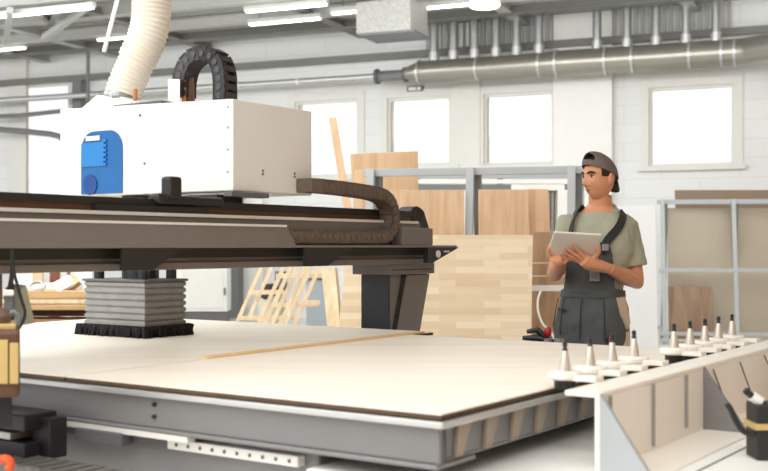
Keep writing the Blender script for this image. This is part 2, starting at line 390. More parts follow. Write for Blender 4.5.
# left wall services: pipes, post, thin wires
run('conduit', [(-20, 117), (20, 115.5), (63, 111)], .045, wall_grey, 'straight grey pipe crossing the left window, upper of two', 'pipe', .5)
run('curved_conduit', [(-20, 128), (20, 131), (50, 134), (60, 136.5), (64, 142), (65, 160), (65, 190)], .06, wall_grey, 'bent grey pipe crossing the left window, lower of two', 'pipe', .55)
a, z = wallpt(78, 90, .2)
tag(MB().box(W, a-.1, a+.1, .01, .25, 0, zt-.06).build('steel_post', wall_grey), 'dark grey upright post at the wall behind the white machine housing', 'post')
a, z = wallpt(88, 90, .8)
tag(MB().cyl(W.P(a, .8, 3.0), W.P(a, .8, CEIL), .035).build('drop_rod', wall_grey), 'thin grey upright rod hanging from the roof left of the hose', 'rod')
A_ = at(122, 7, 9.0); B_ = at(104, 52, 9.0)
tag(MB().cyl(at(121, -14, 9), B_, .016).build('white_strut', white_paint), 'thin slanted white rod hanging beside the cream hose', 'rod')
mid_blue = mat('window_blue', (26, 104, 174), .2, var=.1, scale=8)
# ------------------------------------------------------------------ CNC router
cnc = empty('cnc_router', M.P(1.1, 1.6, 0))
tag(cnc, 'large white and grey industrial router machine with gantry over a flat table', 'cnc machine')
TB = 3.72
# table
t = MB(); t.box(M, -.012, 2.3, -.012, TB, .862, .880); t.build('table_edge', aluminium, cnc, bevel=.003)
fb = MB()
fb.box(M, .012, .05, .012, TB-.05, .765, .862); fb.box(M, .05, 2.28, .02, .035, .775, .862); fb.box(M, 0, .2, .012, TB-.05, .752, .765)
fb.box(M, .05, 2.28, .02, .12, .765, .775); fb.box(M, 2.24, 2.28, .02, TB-.05, .765, .862); fb.box(M, .02, .05, .012, .05, .765, .862)
tf = fb.build('table_frame', frame_grey, cnc, bevel=.004)
gus_m = mat('tan_lit_gusset', (158, 145, 130), .5)  # warm light on the gussets is put into this tan
for i in range(14):
    u0 = .1+i*.155
    MB().prism([M.P(u0, .018, .862), M.P(u0+.07, .018, .862), M.P(u0+.02, .018, .775), M.P(u0-.01, .018, .775)], MV*-.012).build('gusset', gus_m, tf)
for vv in (1.05,):
    for zz in (.838, .80): MB().cyl(M.P(.012, vv, zz), M.P(.004, vv, zz), .007, seg=10).build('bolt', black, tf)
bd = MB(); bd.box(M, .07, 2.2, .45, TB-.1, .06, .75); bd.build('machine_body', frame_grey, cnc, bevel=.01)
for (uu, vv) in ((.2, .6), (.2, 3.4), (2.0, .6), (2.0, 3.4)): MB().cyl(M.P(uu, vv, 0), M.P(uu, vv, .07), .06).build('levelling_foot', black_steel, cnc)
rl = MB(); rl.box(M, .035, .07, .5, 1.02, .70, .732); MB().box(M, .037, .07, 1.02, TB-.15, .702, .73).build('rail_back', dark_grey, cnc); ro = rl.build('guide_rail', white_paint, cnc, bevel=.003)
for i in range(10): MB().cyl(M.P(.036, .53+i*.05, .716), M.P(.033, .53+i*.05, .716), .006, seg=8).build('bolt_hole', dark_grey, ro)
rk = MB(); rk.box(M, .0, .035, .9, TB-.15, .735, .752); rk.build('rail_cover', soft_white, cnc)
bl = MB(); bl.box(M, -.01, .035, 1.18, 1.40, .695, .738); bl.build('rail_carriage', dark_grey, cnc, bevel=.006)
# side shelf under the tool rack
sh = MB(); sh.box(M, .0, 2.5, -1.1, .44, .68, .71); so_ = sh.build('side_shelf', mat('shelf_white', (250, 250, 247), .35, var=.01), cnc, bevel=.004)
gap = MB(); gap.box(M, .0, 2.5, -.474, -.466, .71, .7115); gap.build('seam', wall_grey, so_)
sl = MB(); sl.box(M, .3, 2.3, -1.0, -.2, .1, .68); sl.build('side_cabinet', frame_grey, cnc, bevel=.01)
# gantry beam
G0 = -.55; VB = 1.85
g = MB(); g.box(M, G0, 2.90, VB+.0, VB+.30, 1.26, 1.40); gb = g.build('gantry_beam', gunmetal, cnc, bevel=.004)
MB().box(M, G0, 2.90, VB-.015, VB+.30, 1.232, 1.262).build('lower_flange', gunmetal, gb, bevel=.003)
MB().box(M, G0, 2.84, VB-.025, VB+.0, 1.28, 1.325).build('black_channel', black, gb)  # channel with its own black colour
MB().box(M, G0, mu_at(459, VB-.1)-.02, VB-.10, VB+.02, 1.322, 1.334).build('tray_floor', gunmetal, gb, bevel=.002)
fp = [M.P(G0, VB-.10, 1.33), M.P(mu_at(287, VB-.1)+.07, VB-.10, 1.33), M.P(mu_at(287, VB-.1), VB-.10, 1.418), M.P(G0, VB-.10, 1.418)]
MB().prism(fp, MV*.012).build('front_plate', gunmetal, gb, bevel=.002)
MB().box(M, G0, mu_at(287, VB-.1)-.005, VB-.104, VB-.085, 1.416, 1.426).build('plate_lip', soft_white, gb)
MB().box(M, G0, 2.75, VB-.02, VB+.1, 1.40, 1.462).build('upper_beam', gunmetal, gb, bevel=.003)
MB().box(M, G0, 2.72, VB-.026, VB-.005, 1.452, 1.466).build('guide_strip', soft_white, gb)
MB().box(M, G0, 2.72, VB+.01, VB+.08, 1.466, 1.492).build('linear_guide', brown_cast, gb)
MB().box(M, G0, 2.74, VB+.0, VB+.1, 1.492, 1.522).build('guide_cover', black, gb, bevel=.002)
MB().box(M, mu_at(93, VB), mu_at(205, VB), VB-.022, VB+.05, 1.468, 1.492).build('guide_carriage', black_steel, gb)
# under-beam black brackets: two along the beam, one at the end with a round hole
def bracket(u0, u1, name):
    MB().prism([M.P(u0, VB-.1, 1.322), M.P(u1, VB-.1, 1.322), M.P(u1-.5*(u1-u0), VB-.1, 1.235), M.P(u0, VB-.1, 1.235)], MV*.012).build(name, black_steel, gb)
bracket(mu_at(122, VB-.1), mu_at(183, VB-.1), 'bracket'); bracket(mu_at(305, VB-.1), mu_at(350, VB-.1), 'bracket')
e0, e1 = mu_at(428, VB-.1), mu_at(459, VB-.1)
eb = MB(); eb.prism([M.P(e0, VB-.1, 1.322), M.P(e1, VB-.1, 1.322), M.P(e0+.05, VB-.1, 1.238), M.P(e0, VB-.1, 1.238)], MV*.03); eo = eb.build('end_bracket', black_steel, gb)
MB().cyl(M.P(e0+.10, VB-.099, 1.285), M.P(e0+.10, VB-.108, 1.285), .02, seg=16).build('round_hole', white_paint, eo)
MB().box(M, e0+.165, e0+.215, VB-.107, VB-.101, 1.296, 1.303).build('slot', white_paint, eo)
MB().box(M, mu_at(403, VB-.09), mu_at(433, VB-.09), VB-.09, VB+.02, 1.334, 1.428).build('end_block', gunmetal, gb, bevel=.004)
# far leg
UL = 2.5; VL = 1.88
lg = MB()
lg.prism([M.P(UL+.02, VL, .3), M.P(UL+.24, VL, .3), M.P(UL+.27, VL, .78), M.P(UL+.42, VL, 1.235), M.P(UL+.02, VL, 1.235)], MV*.17)
lo = lg.build('gantry_leg', gunmetal, cnc, bevel=.006)
MB().box(M, UL, UL+.02, VL-.005, VL+.175, .3, 1.175).build('leg_side_plate', dark_blue_grey, lo, bevel=.003)
MB().prism([M.P(UL+.03, VL-.018, .74), M.P(UL+.26, VL-.018, .74), M.P(UL+.40, VL-.018, 1.172), M.P(UL+.17, VL-.018, 1.172)], MV*.018).build('leg_rib', gunmetal, lo, bevel=.004)
MB().prism([M.P(UL+.0, VL-.008, .74), M.P(UL+.03, VL-.008, .74), M.P(UL+.17, VL-.008, 1.172), M.P(UL+.14, VL-.008, 1.172)], MV*.008).build('leg_slit', black, lo)
MB().box(M, UL-.02, UL+.43, VL-.03, VL+.22, 1.175, 1.235).build('leg_head', gunmetal, lo, bevel=.004)
MB().box(M, UL-.0, UL+.40, VL-.033, VL+.16, 1.198, 1.203).build('head_groove', black, lo)
MB().box(M, 2.3, 2.85, .3, 3.6, .0, .35).build('far_rail_base', frame_grey, cnc, bevel=.01)
# near leg pieces under the beam at the left edge
MB().box(M, -.55, .07, VB+.03, VB+.35, .98, 1.24).build('near_leg', gunmetal, cnc, bevel=.006)
# spindle housing box on the gantry
BV0, BV1, BU0, BU1 = 1.86, 3.03, mu_at(233, 1.86), mu_at(312, 1.86)
zt_, zb_ = 1.985, 1.575
hb = MB()
hb.hexa([M.P(BU0,BV0,zb_),M.P(BU1,BV0,zb_),M.P(BU1,BV1,zb_),M.P(BU0,BV1,zb_),M.P(BU0,BV0,zt_),M.P(BU1,BV0,zt_),M.P(BU1,BV1,zt_+.035),M.P(BU0,BV1,zt_+.035)])
hs = hb.build('spindle_housing', white_paint, cnc, bevel=.006)
def vat(px):            # v on the plane u = BU0 at a picture column
    r = (px-384)/F; o_ = M.o+MU*BU0
    return (r*o_.y-o_.x)/(MV.x-r*MV.y)
w0, w1 = vat(123), vat(82); Dw = M.P(BU0, (w0+w1)/2, 0).y
zw1 = CH+(HZ-131)*Dw/F; zw0 = zb_+.01; rr = .09
pts = [M.P(BU0-.006, w0, zw0)]
for q in range(9):
    t_ = math.pi/2*q/8; pts.append(M.P(BU0-.006, w0+rr-rr*math.cos(t_), zw1-rr+rr*math.sin(t_)))
for q in range(9):
    t_ = math.pi/2*q/8; pts.append(M.P(BU0-.006, w1-rr+rr*math.sin(t_), zw1-rr+rr*math.cos(t_)))
pts.append(M.P(BU0-.006, w1, zw0))
vw = MB().prism(pts, MU*.004).build('view_window', mid_blue, hs)
wm_ = w1-w0
vb_ = [M.P(BU0-.009, w0+wm_*.40, zw0+.17), M.P(BU0-.009, w0+wm_*.40, zw1-.11)]
MB().box(M, BU0-.012, BU0-.007, w0+wm_*.42, w1-.008, zw0+.135, zw1-.055).build('inner_panel', blue_acrylic, vw)
lb = MB()
for i in range(6): lb.box(M, BU0-.014, BU0-.008, w0+wm_*.36, w0+wm_*.44, zw0+.135+i*.023, zw0+.149+i*.023)
lb.build('bellows_edge', blue_acrylic, vw)
MB().box(M, BU0-.012, BU0-.008, w0+wm_*.52, w0+wm_*.86, zw1-.045, zw1-.022).build('white_gap', white_paint, vw)
MB().cyl(M.P(BU0-.011, w1-.07, zw0+.045), M.P(BU0-.007, w1-.07, zw0+.045), .05, seg=18).build('dark_disc', mat('navy', (18, 70, 142), .3), vw)
for (uu, zz) in ((BU0+.2, zb_+.10), (BU0+.2, zb_+.085), (BU0+.43, zb_+.10), (BU0+.43, zb_+.085)):
    MB().cyl(M.P(uu, BV0+.002, zz), M.P(uu, BV0-.004, zz), .005, seg=8).build('screw', dark_grey, hs)
for zz in (1.66, 1.76, 1.86, 1.95): MB().cyl(M.P(BU0+.002, BV0+.03, zz), M.P(BU0-.004, BV0+.03, zz), .006, seg=8).build('screw', steel, hs)
for (vv, zz) in ((2.45, 1.95), (2.42, 1.72)): MB().cyl(M.P(BU0+.002, vv, zz), M.P(BU0-.004, vv, zz), .006, seg=8).build('screw', dark_grey, hs)
# carriage under the housing, clamps in front of it
MB().box(M, BU0-.05, BU0+.12, VB+.06, VB+.5, 1.522, 1.56).build('carriage_plate', black_steel, cnc, bevel=.003)
kk = MB(); u_ = mu_at(175, VB-.02); kk.box(M, u_-.035, u_+.035, VB-.03, VB+.03, 1.522, 1.618); kk.box(M, u_-.10, u_-.045, VB-.03, VB+.03, 1.50, 1.545); kk.box(M, u_-.06, u_+.3, VB-.02, VB+.04, 1.50, 1.54)
kk.build('lock_block', black_steel, cnc, bevel=.012)
MB().box(M, BU0-.05, BU0+.2, VB-.03, VB+.02, 1.548, 1.57).build('clamp_bar', dark_grey, cnc, bevel=.003)
# spindle neck and dust brush
BRU0, BRU1, BRV0, BRV1 = 1.205, 1.475, 2.365, 2.785
MB().cyl(M.P(1.38, 2.58, 1.17), M.P(1.38, 2.58, 1.573), .09, seg=24).build('spindle', black_steel, cnc, smooth=True)
for (uu, vv) in ((1.25, 2.42), (1.25, 2.73), (1.43, 2.42)): MB().cyl(M.P(uu, vv, 1.17), M.P(uu, vv, 1.56), .025).build('brush_post', black_steel, cnc)
rings = []; zz = .945; n = 7; dz = (1.163-.945)/n
for i in range(n):
    for (e, z_) in ((0, zz+i*dz), (.010, zz+(i+.3)*dz), (.010, zz+(i+.72)*dz), (0, zz+(i+1)*dz)):
        rings.append([M.P(BRU0+.01-e, BRV0+.01-e, z_), M.P(BRU1-.01+e, BRV0+.01-e, z_), M.P(BRU1-.01+e, BRV1-.01+e, z_), M.P(BRU0+.01-e, BRV1-.01+e, z_)])
bb_ = MB().loft(rings).build('dust_bellows', bellows_grey, cnc)
MB().box(M, BRU0-.008, BRU1+.008, BRV0-.008, BRV1+.008, 1.160, 1.172).build('bellows_top', dark_grey, bb_, bevel=.003)
bs = MB(); rnd = random.Random(3)
def tuft(p):
    q = p+V3((rnd.uniform(-.02,.02), rnd.uniform(-.02,.02), 0)); q.z = .901
    bs.cyl(p+V3((0,0,.0)), q, .011, .005, seg=5)
for i in range(70):
    t_ = i/69
    for ee in (0, .018):
        tuft(M.P(BRU0-.02+ee, BRV0-.02+(BRV1-BRV0+.04)*t_, .95)); tuft(M.P(BRU1+.02-ee, BRV0-.02+(BRV1-BRV0+.04)*t_, .95))
        tuft(M.P(BRU0-.02+(BRU1-BRU0+.04)*t_, BRV0-.02+ee, .95)); tuft(M.P(BRU0-.02+(BRU1-BRU0+.04)*t_, BRV1+.02-ee, .95))
bs.box(M, BRU0-.02, BRU1+.02, BRV0-.02, BRV1+.02, .925, .95)
bs.build('bristle_skirt', bristle, bb_)
# hose on top of the housing
HD = M.P(1.5, 2.55, 0).y
path = [(122.5, 98), (126, 86), (132, 72), (139, 56), (146, 40), (150.5, 22), (151.5, 4), (151.5, -14), (151, -40), (150, -90)]
P = [at(x, y, HD) for x, y in path]
def cr(P, n):
    out = []
    for i in range(len(P)-1):
        p0, p1, p2, p3 = P[max(i-1,0)], P[i], P[i+1], P[min(i+2,len(P)-1)]
        for k_ in range(n):
            t_ = k_/n; out.append(.5*((2*p1)+(-p0+p2)*t_+(2*p0-5*p1+4*p2-p3)*t_*t_+(-p0+3*p1-3*p2+p3)*t_**3))
    return out+[P[-1]]
Q = cr(P, 14); rad = []; s_ = 0
Lq = [0]
for i in range(1, len(Q)): Lq.append(Lq[-1]+(Q[i]-Q[i-1]).length)
Nn = int(Lq[-1]/.0055); QQ = []
for i in range(Nn):
    d_ = Lq[-1]*i/(Nn-1); j = max(0, min(len(Lq)-2, next((x for x in range(len(Lq)) if Lq[x] >= d_), len(Lq)-1)-1))
    f_ = (d_-Lq[j])/max(1e-6, Lq[j+1]-Lq[j]); QQ.append(Q[j].lerp(Q[j+1], f_))
pxm = HD/F
rad = [(19.2*pxm if Lq[-1]*i/(Nn-1) > .2 else 18*pxm) + .0035*math.cos(2*math.pi*i/4) for i in range(Nn)]
ho = MB().tube(QQ, rad, 26).build('dust_hose', cream_hose, cnc, smooth=True)
c_ = at(125, 98, HD)
MB().cyl(at(122, 101, HD), at(124.5, 94, HD), 18.6*pxm, seg=28).build('hose_clamp', steel, ho, smooth=True)
MB().cyl(at(135, 100, HD-.15), at(135.5, 89, HD-.15), .011).build('copper_pin', copper, ho)
MB().cyl(at(112, 96, HD-.2), at(120, 95, HD-.2), .012).build('clamp_screw', steel, ho)
# sloped white hood at the hose foot
hd0, hd1 = vat(110), vat(78)
MB().hexa([M.P(BU0+.03, hd0-.28, zt_+.0), M.P(BU1-.05, hd0-.28, zt_+.0), M.P(BU1-.05, hd1+.02, zt_+.03), M.P(BU0+.03, hd1+.02, zt_+.03),
           M.P(BU0+.05, hd0-.02, zt_+.075), M.P(BU1-.07, hd0-.02, zt_+.075), M.P(BU1-.07, hd1-.08, zt_+.095), M.P(BU0+.05, hd1-.08, zt_+.095)]).build('hose_hood', white_paint, cnc, bevel=.004)
MB().box(M, BU0+.02, BU1-.05, vat(158), vat(110), zt_+.004, zt_+.03).build('hood_slot', dark_grey, cnc)
# cable chains: many links in one mesh
def chain(name, pts, wvec, w_, t_, pitch, m_, parent, side=None, m2=None):
    L_ = [0]
    for i in range(1, len(pts)): L_.append(L_[-1]+(pts[i]-pts[i-1]).length)
    n_ = int(L_[-1]/pitch); mb = MB(); pn = MB(); wv = V3(wvec).normalized()
    def pos(d):
        for j in range(len(L_)-1):
            if L_[j+1] >= d: return pts[j].lerp(pts[j+1], (d-L_[j])/max(1e-6, L_[j+1]-L_[j]))
        return pts[-1]
    for i in range(n_):
        p, q = pos(i*pitch), pos(i*pitch+pitch*1.12); d = (q-p).normalized(); nn = wv.cross(d).normalized()
        for sgn in (0, 1):
            o_ = wv*(w_*sgn - (.008 if sgn else 0))
            mb.hexa([p-nn*t_/2+o_, q-nn*t_/2+o_, q-nn*t_/2+o_+wv*.008, p-nn*t_/2+o_+wv*.008, p+nn*t_/2+o_, q+nn*t_/2+o_, q+nn*t_/2+o_+wv*.008, p+nn*t_/2+o_+wv*.008])
        p2 = p.lerp(q, .15); q2 = p.lerp(q, .75)
        for s2 in (-1, 1):
            c2 = nn*s2*(t_/2-.005)
            mb.hexa([p2+c2-nn*.005, q2+c2-nn*.005, q2+c2-nn*.005+wv*w_, p2+c2-nn*.005+wv*w_, p2+c2+nn*.005, q2+c2+nn*.005, q2+c2+nn*.005+wv*w_, p2+c2+nn*.005+wv*w_])
        m_c = p.lerp(q, .5); pn.cyl(m_c+wv*.002, m_c-wv*.004, t_*.22, seg=10)
    co = mb.build(name, m_, parent)
    pn.build('link_pins', m2 or steel, co)
    return co
# flat chain from the housing to the U-turn at the beam end
VC = VB-.085
def cp(x, y): r0 = mu_at(x, VC); p = M.P(r0, VC, 0); return M.P(r0, VC, CH+(HZ-y)*p.y/F)
pp = [cp(x, y) for x, y in ((323, 185.8), (330, 186.5), (345, 188), (365, 190.8), (380, 193.5), (389, 197.5), (394.5, 205), (396.5, 215), (396.5, 224), (393, 232.5), (386, 236.8), (375, 237.2), (350, 237), (320, 236.8), (292, 236.5))]
pp = cr(pp, 4)
chain('cable_chain', pp, MV, .085, .066, .045, chain_brown, cnc, m2=chain_brown)
for (x, y) in ((388, 212), (390, 222), (388, 230)): 
    MB().box(M, mu_at(x, VC+.09)-.02, mu_at(x, VC+.09)+.02, VC+.088, VC+.094, CH+(HZ-y-3)*5.5/F, CH+(HZ-y+1)*5.5/F).build('chain_clip', soft_white, cnc)
MB().cyl(M.P(mu_at(409, VB+.05), VB+.0, 1.50), M.P(mu_at(409, VB+.05)+.02, VB+.1, 1.50), .05, seg=20).build('beam_end_motor', black, cnc, smooth=True)
mm_ = MB(); e_ = mu_at(412, VB+.05); mm_.prism([M.P(e_-.06, VB, 1.41), M.P(e_+.12, VB, 1.41), M.P(e_+.05, VB, 1.53), M.P(e_-.0, VB, 1.55), M.P(e_-.06, VB, 1.52)], MV*.08); mm_.build('motor_bracket', black, cnc, bevel=.01)
MB().box(M, mu_at(313, VC)-.01, mu_at(326, VC), VC+.0, VC+.095, CH+(HZ-192.5)*M.P(mu_at(320, VC), VC, 0).y/F, CH+(HZ-178.5)*M.P(mu_at(320, VC), VC, 0).y/F).build('chain_anchor', chain_brown, cnc, bevel=.003)
# arch chain on top of the housing
AD = M.P(BU0+.28, 2.25, 0).y
ar = []
for (x, y) in ((177, 97), (177, 86), (178.5, 74), (184, 61), (193, 54), (203, 53), (212, 57), (217, 67), (218.5, 80), (218.5, 103)): ar.append(at(x, y, AD))
chain('vertical_cable_chain', cr(ar, 4), V3((.5, .86, 0)), .10, .074, .042, chain_dark, cnc, m2=mat('chain_pin_grey', (84, 84, 88), .5))
cw = MB()
for i in range(5): cw.tube([at(222+i*1.0, 60+i, AD+.05+i*.01), at(225+i*.6, 80, AD+.05), at(225+i*.5, 104, AD+.05)], .006, 6)
cw.build('copper_cables', copper, cnc)
MB().hexa([at(168,104,AD-.02), at(180,104,AD-.05), at(180,104,AD+.1), at(168,104,AD+.1), at(168,79,AD-.02), at(180,79,AD-.05), at(180,79,AD+.1), at(168,79,AD+.1)]).build('chain_mount', white_paint, cnc, bevel=.003)
MB().hexa([at(182,104,AD), at(186,104,AD), at(186,104,AD+.1), at(182,104,AD+.1), at(182,80,AD), at(186,80,AD), at(186,80,AD+.1), at(182,80,AD+.1)]).build('copper_bar', copper, cnc)
MB().hexa([at(186,104,AD+.02), at(195,104,AD+.02), at(195,104,AD+.1), at(186,104,AD+.1), at(187,79,AD+.02), at(194,77,AD+.02), at(194,77,AD+.1), at(187,79,AD+.1)]).build('terminal_block', brown_cast, cnc)
# lower left: black bracket arms, gearbox with yellow plate, hanging cables
def hx(x0, x1, y0, y1, D, dp_, m_, name, bev=.004, par=None):
    dv = V3(((x1-384)/F, 1, 0))*dp_
    MBx = MB().hexa([at(x0,y1,D), at(x1,y1,D), at(x1,y1,D)+dv, at(x0,y1,D)+dv, at(x0,y0,D), at(x1,y0,D), at(x1,y0,D)+dv, at(x0,y0,D)+dv])
    return MBx.build(name, m_, par or cnc, bevel=bev)
aE = (V3((0,0,0)))
br_ = MB(); br_.box(M, -.16, -.03, 1.46, 2.6, .735, .79); br_.box(M, -.16, -.03, 1.46, 2.6, .64, .70); br_.box(M, -.10, -.03, 1.41, 1.50, .645, .775)
bo = br_.build('carriage_bracket', black_steel, cnc, bevel=.005)
MB().box(M, -.17, -.06, 1.52, 2.6, .705, .73).build('steel_ledge', steel, bo, bevel=.004)
hx(-40, 12, 393, 428, 3.3, .25, black_steel, 'motor_mount')
gbx = hx(-60, 20, 330, 398, 3.2, .22, brown_cast, 'gearbox', .012)
hx(-60, 8, 340, 384, 3.19, .012, yellow_tan, 'yellow_plate', .002, gbx); hx(9.5, 18.5, 343, 384, 3.19, .012, yellow_tan, 'yellow_plate', .002, gbx)
hx(-50, 10, 310, 330, 3.25, .15, brown_cast, 'gearbox_cap', .02, gbx)
hx(-50, 16, 324, 340, 3.24, .17, yellow_tan, 'brass_block', .006, gbx)
hx(4, 14, 290, 316, 3.7, .06, dark_grey, 'cable_plug', .008); hx(3, 14, 290, 296, 3.69, .07, white_paint, 'plug_cap', .004)
for pts_ in (((12, 250), (11, 275), (7, 300), (6, 325), (9, 340)), ((12, 250), (14, 272), (21, 298), (25, 315), (18, 330)), ((13, 250), (12, 280), (13, 310), (11, 335))):
    MB().tube(cr([at(x, y, 3.72) for x, y in pts_], 4), .0055, 8).build('hanging_cable', black, cnc, smooth=True)
MB().tube(cr([at(x, y, 3.5) for x, y in ((8, 318), (14, 312), (19, 318), (16, 328), (12, 336))], 4), .009, 8).build('grey_cable', wall_grey, cnc, smooth=True)
MB().prism([at(26, 285, 3.9), at(35, 323, 3.9), at(24, 325, 3.9), at(20, 290, 3.9)], V3((-.1, .14, 0))).build('olive_guard', mat('olive_guard', (146, 142, 122), .6), cnc)
# lower cable chain along the near side
lc = [M.P(-.24, v_, .62) for v_ in (1.02, 1.3, 1.6, 1.9, 2.2, 2.5, 2.8)]
chain('lower_cable_chain', cr(lc, 3), MU, .13, .07, .055, mat('pale_chain', (116, 114, 110), .5), cnc, m2=chain_dark)
MB().tube(cr([at(x, y, 2.9) for x, y in ((-6, 462), (5, 459), (11, 463), (8, 470))], 4), .012, 8).build('orange_cable', orange_plastic, cnc, smooth=True)

# ------------------------------------------------------------------ sheets on the table
def sheet(u0, u1, v0, v1, z0, z1, label):
    r = empty('plywood_sheet', M.P((u0+u1)/2, (v0+v1)/2, z0))
    MB().box(M, u0, u1, v0, v1, z1-.004, z1).build('face_veneer', ply_top, r)
    MB().box(M, u0+.002, u1-.002, v0+.002, v1-.002, z0, z1-.004).build('edge_core', ply_edge, r)
    return tag(r, label, 'plywood sheet', 'sheets on the router table')
MB().box(M, .015, 2.26, .015, TB-.03, .880, .884).build('spoilboard', mdf_board, cnc)
sheet(.0, 2.09, .0, 1.455, .884, .90, 'large pale plywood sheet filling the front right of the router table')
sheet(.0, 2.30, 1.462, 3.66, .884, .90, 'pale plywood sheet under the gantry and black dust brush')
tag(MB().box(M, .67, 2.2, 1.452, 1.492, .9005, .909).build('batten_strip', wood('honey_strip', (222, 186, 132), (238, 206, 154), 'x', .5)), 'thin honey coloured wooden strip lying across the pale sheets', 'wooden strip')

# ------------------------------------------------------------------ tool rack with cone tool holders
tr = empty('tool_rack', M.P(1.5, -.2, .71))
tag(tr, 'long white angled tool rack beside the table holding cone tools', 'tool rack')
U0 = .40; U1 = 2.75; VR = -.26
rack_g = mat('toned_down_gusset', (172, 178, 182), .4, var=.02)  # near gusset darkened in its colour to offset strong light on it
rack_w = mat('tool_rack_white', (242, 237, 227), .4, var=.02)
MB().box(M, U0, U1, VR, -.155, .915, .93).build('top_plate', rack_w, tr, bevel=.004)
MB().box(M, U0, U1, VR, VR+.015, .712, .915).build('front_plate', rack_w, tr, bevel=.002)
for uu in (U0, 1.25, 2.1):
    MB().prism([M.P(uu, VR, .926), M.P(uu, VR-.15, .712), M.P(uu, VR, .712)], MU*.018).build('gusset', rack_g if uu < 1 else frame_grey, tr, bevel=.001)
MB().box(M, U0, U1, -.42, -.26, .7105, .716).build('foot_flange', rack_w, tr)
for px_, y0_, y1_ in ((612, 396, 425), (655, 384, 446), (688, 375, 428)):
    uu = mu_at(px_, VR-.01); Dq = M.P(uu, VR-.01, 0).y
    MB().cyl(M.P(uu, VR-.006, CH+(HZ-y0_)*Dq/F), M.P(uu, VR-.006, max(.72, CH+(HZ-y1_)*Dq/F)), .005, seg=8).build('air_rod', steel, tr)
for (xa, ya, xb, yb) in ((713, 369, 727, 407), (740, 362, 750, 390), (764, 355, 770, 368)):
    uu = mu_at((xa+xb)/2, VR-.02); Dq = M.P(uu, VR-.02, 0).y
    MB().cyl(at(xa, ya, Dq), at(xb, yb, Dq-.02), .003, seg=8).build('air_line', dark_grey, tr)
for uu in (1.33, 1.42): MB().cyl(M.P(uu, VR-.10, .716), M.P(uu, VR-.10, .735), .012, seg=6).build('bolt', dark_grey, tr)
VT = -.045
tool_m = mat('tool_cone_metal', (206, 200, 190), .3, metal=.35, var=.03)
p0 = M.P(mu_at(565, VT), VT, .935)
def make_tool(p):
    r_ = empty('tool_holder', p)
    fk = MB(); fk.lathe([(.046, -.006), (.052, .0), (.052, .015), (.044, .02)], p, 20); fk.box(Frame(p, MU, MV), -.03, .03, -.112, .0, p.z-.006, p.z+.010)
    fk.build('fork_pad', rack_w, r_, bevel=.002)
    MB().lathe([(.0185, .018), (.017, .03), (.009, .078), (.008, .080)], p, 18).build('taper_cone', tool_m, r_, smooth=True)
    MB().lathe([(.008, .080), (.008, .085), (.0055, .09), (.0075, .095), (.0075, .104), (.003, .108)], p, 12).build('pull_stud', black_steel, r_, smooth=True)
    MB().lathe([(.03, -.035), (.033, -.03), (.033, -.006), (.025, -.003)], p, 18).build('collet_nut', black, r_, smooth=True)
    return r_
proto = make_tool(p0)
TL = ['cone tool holder nearest the camera at the near end of the white rack', 'second cone tool holder from the near end of the white rack', 'third cone tool holder from the near end, in front of worker hip',
      'fourth cone tool holder from near end, below worker tan pocket side', 'fifth cone tool holder, first after the gap in the rack row', 'sixth cone tool holder from the near end of the white rack',
      'seventh cone tool holder, before the small brown veneer board', 'eighth cone tool holder, second from the far end of the row', 'cone tool holder at the far end of the row']
for i, px_ in enumerate((565, 590, 612, 634, 674, 690, 705, 718.5, 732)):
    r_ = proto if i == 0 else copy_tree(proto, M.P(mu_at(px_, VT), VT, .935))
    tag(r_, TL[i], 'tool holder', 'cone tool holders in the rack')
# valve block with cable at the right edge
pv = M.P(1.18, -.62, .71); vv = empty('valve_block', pv)
Dv = 3.2
Pv = lambda x, y, d=0: at(x, y, Dv+d)
zf = .7105
q = [Pv(757, 410), Pv(790, 410)]
Fv = Frame((Pv(757, 410).x, Dv, 0), (1, 0, 0), (0, 1, 0))
tag(vv, 'black valve block with a looping hose at right edge of shelf', 'valve block')
MB().box(Fv, 0, .2, 0, .1, zf, CH+(HZ-405)*Dv/F).build('body', black, vv, bevel=.005)
MB().box(Fv, -.006, .2, -.006, .106, CH+(HZ-430)*Dv/F, CH+(HZ-424)*Dv/F).build('tan_label', yellow_tan, vv)
MB().tube(cr([at(x, y, Dv+.02) for x, y in ((727, 404), (731, 410), (736, 421), (742, 430), (750, 434), (760, 432))], 5), .0085, 8).build('hose', black, vv, smooth=True)
MB().cyl(at(745, 390, Dv+.03), at(752, 396, Dv+.03), .010).build('connector', black, vv); MB().cyl(at(752, 396, Dv+.03), at(761, 402, Dv+.03), .015).build('fitting', white_paint, vv)
MB().cyl(at(760, 401, Dv+.03), at(766, 408, Dv+.03), .010).build('stem', black, vv)
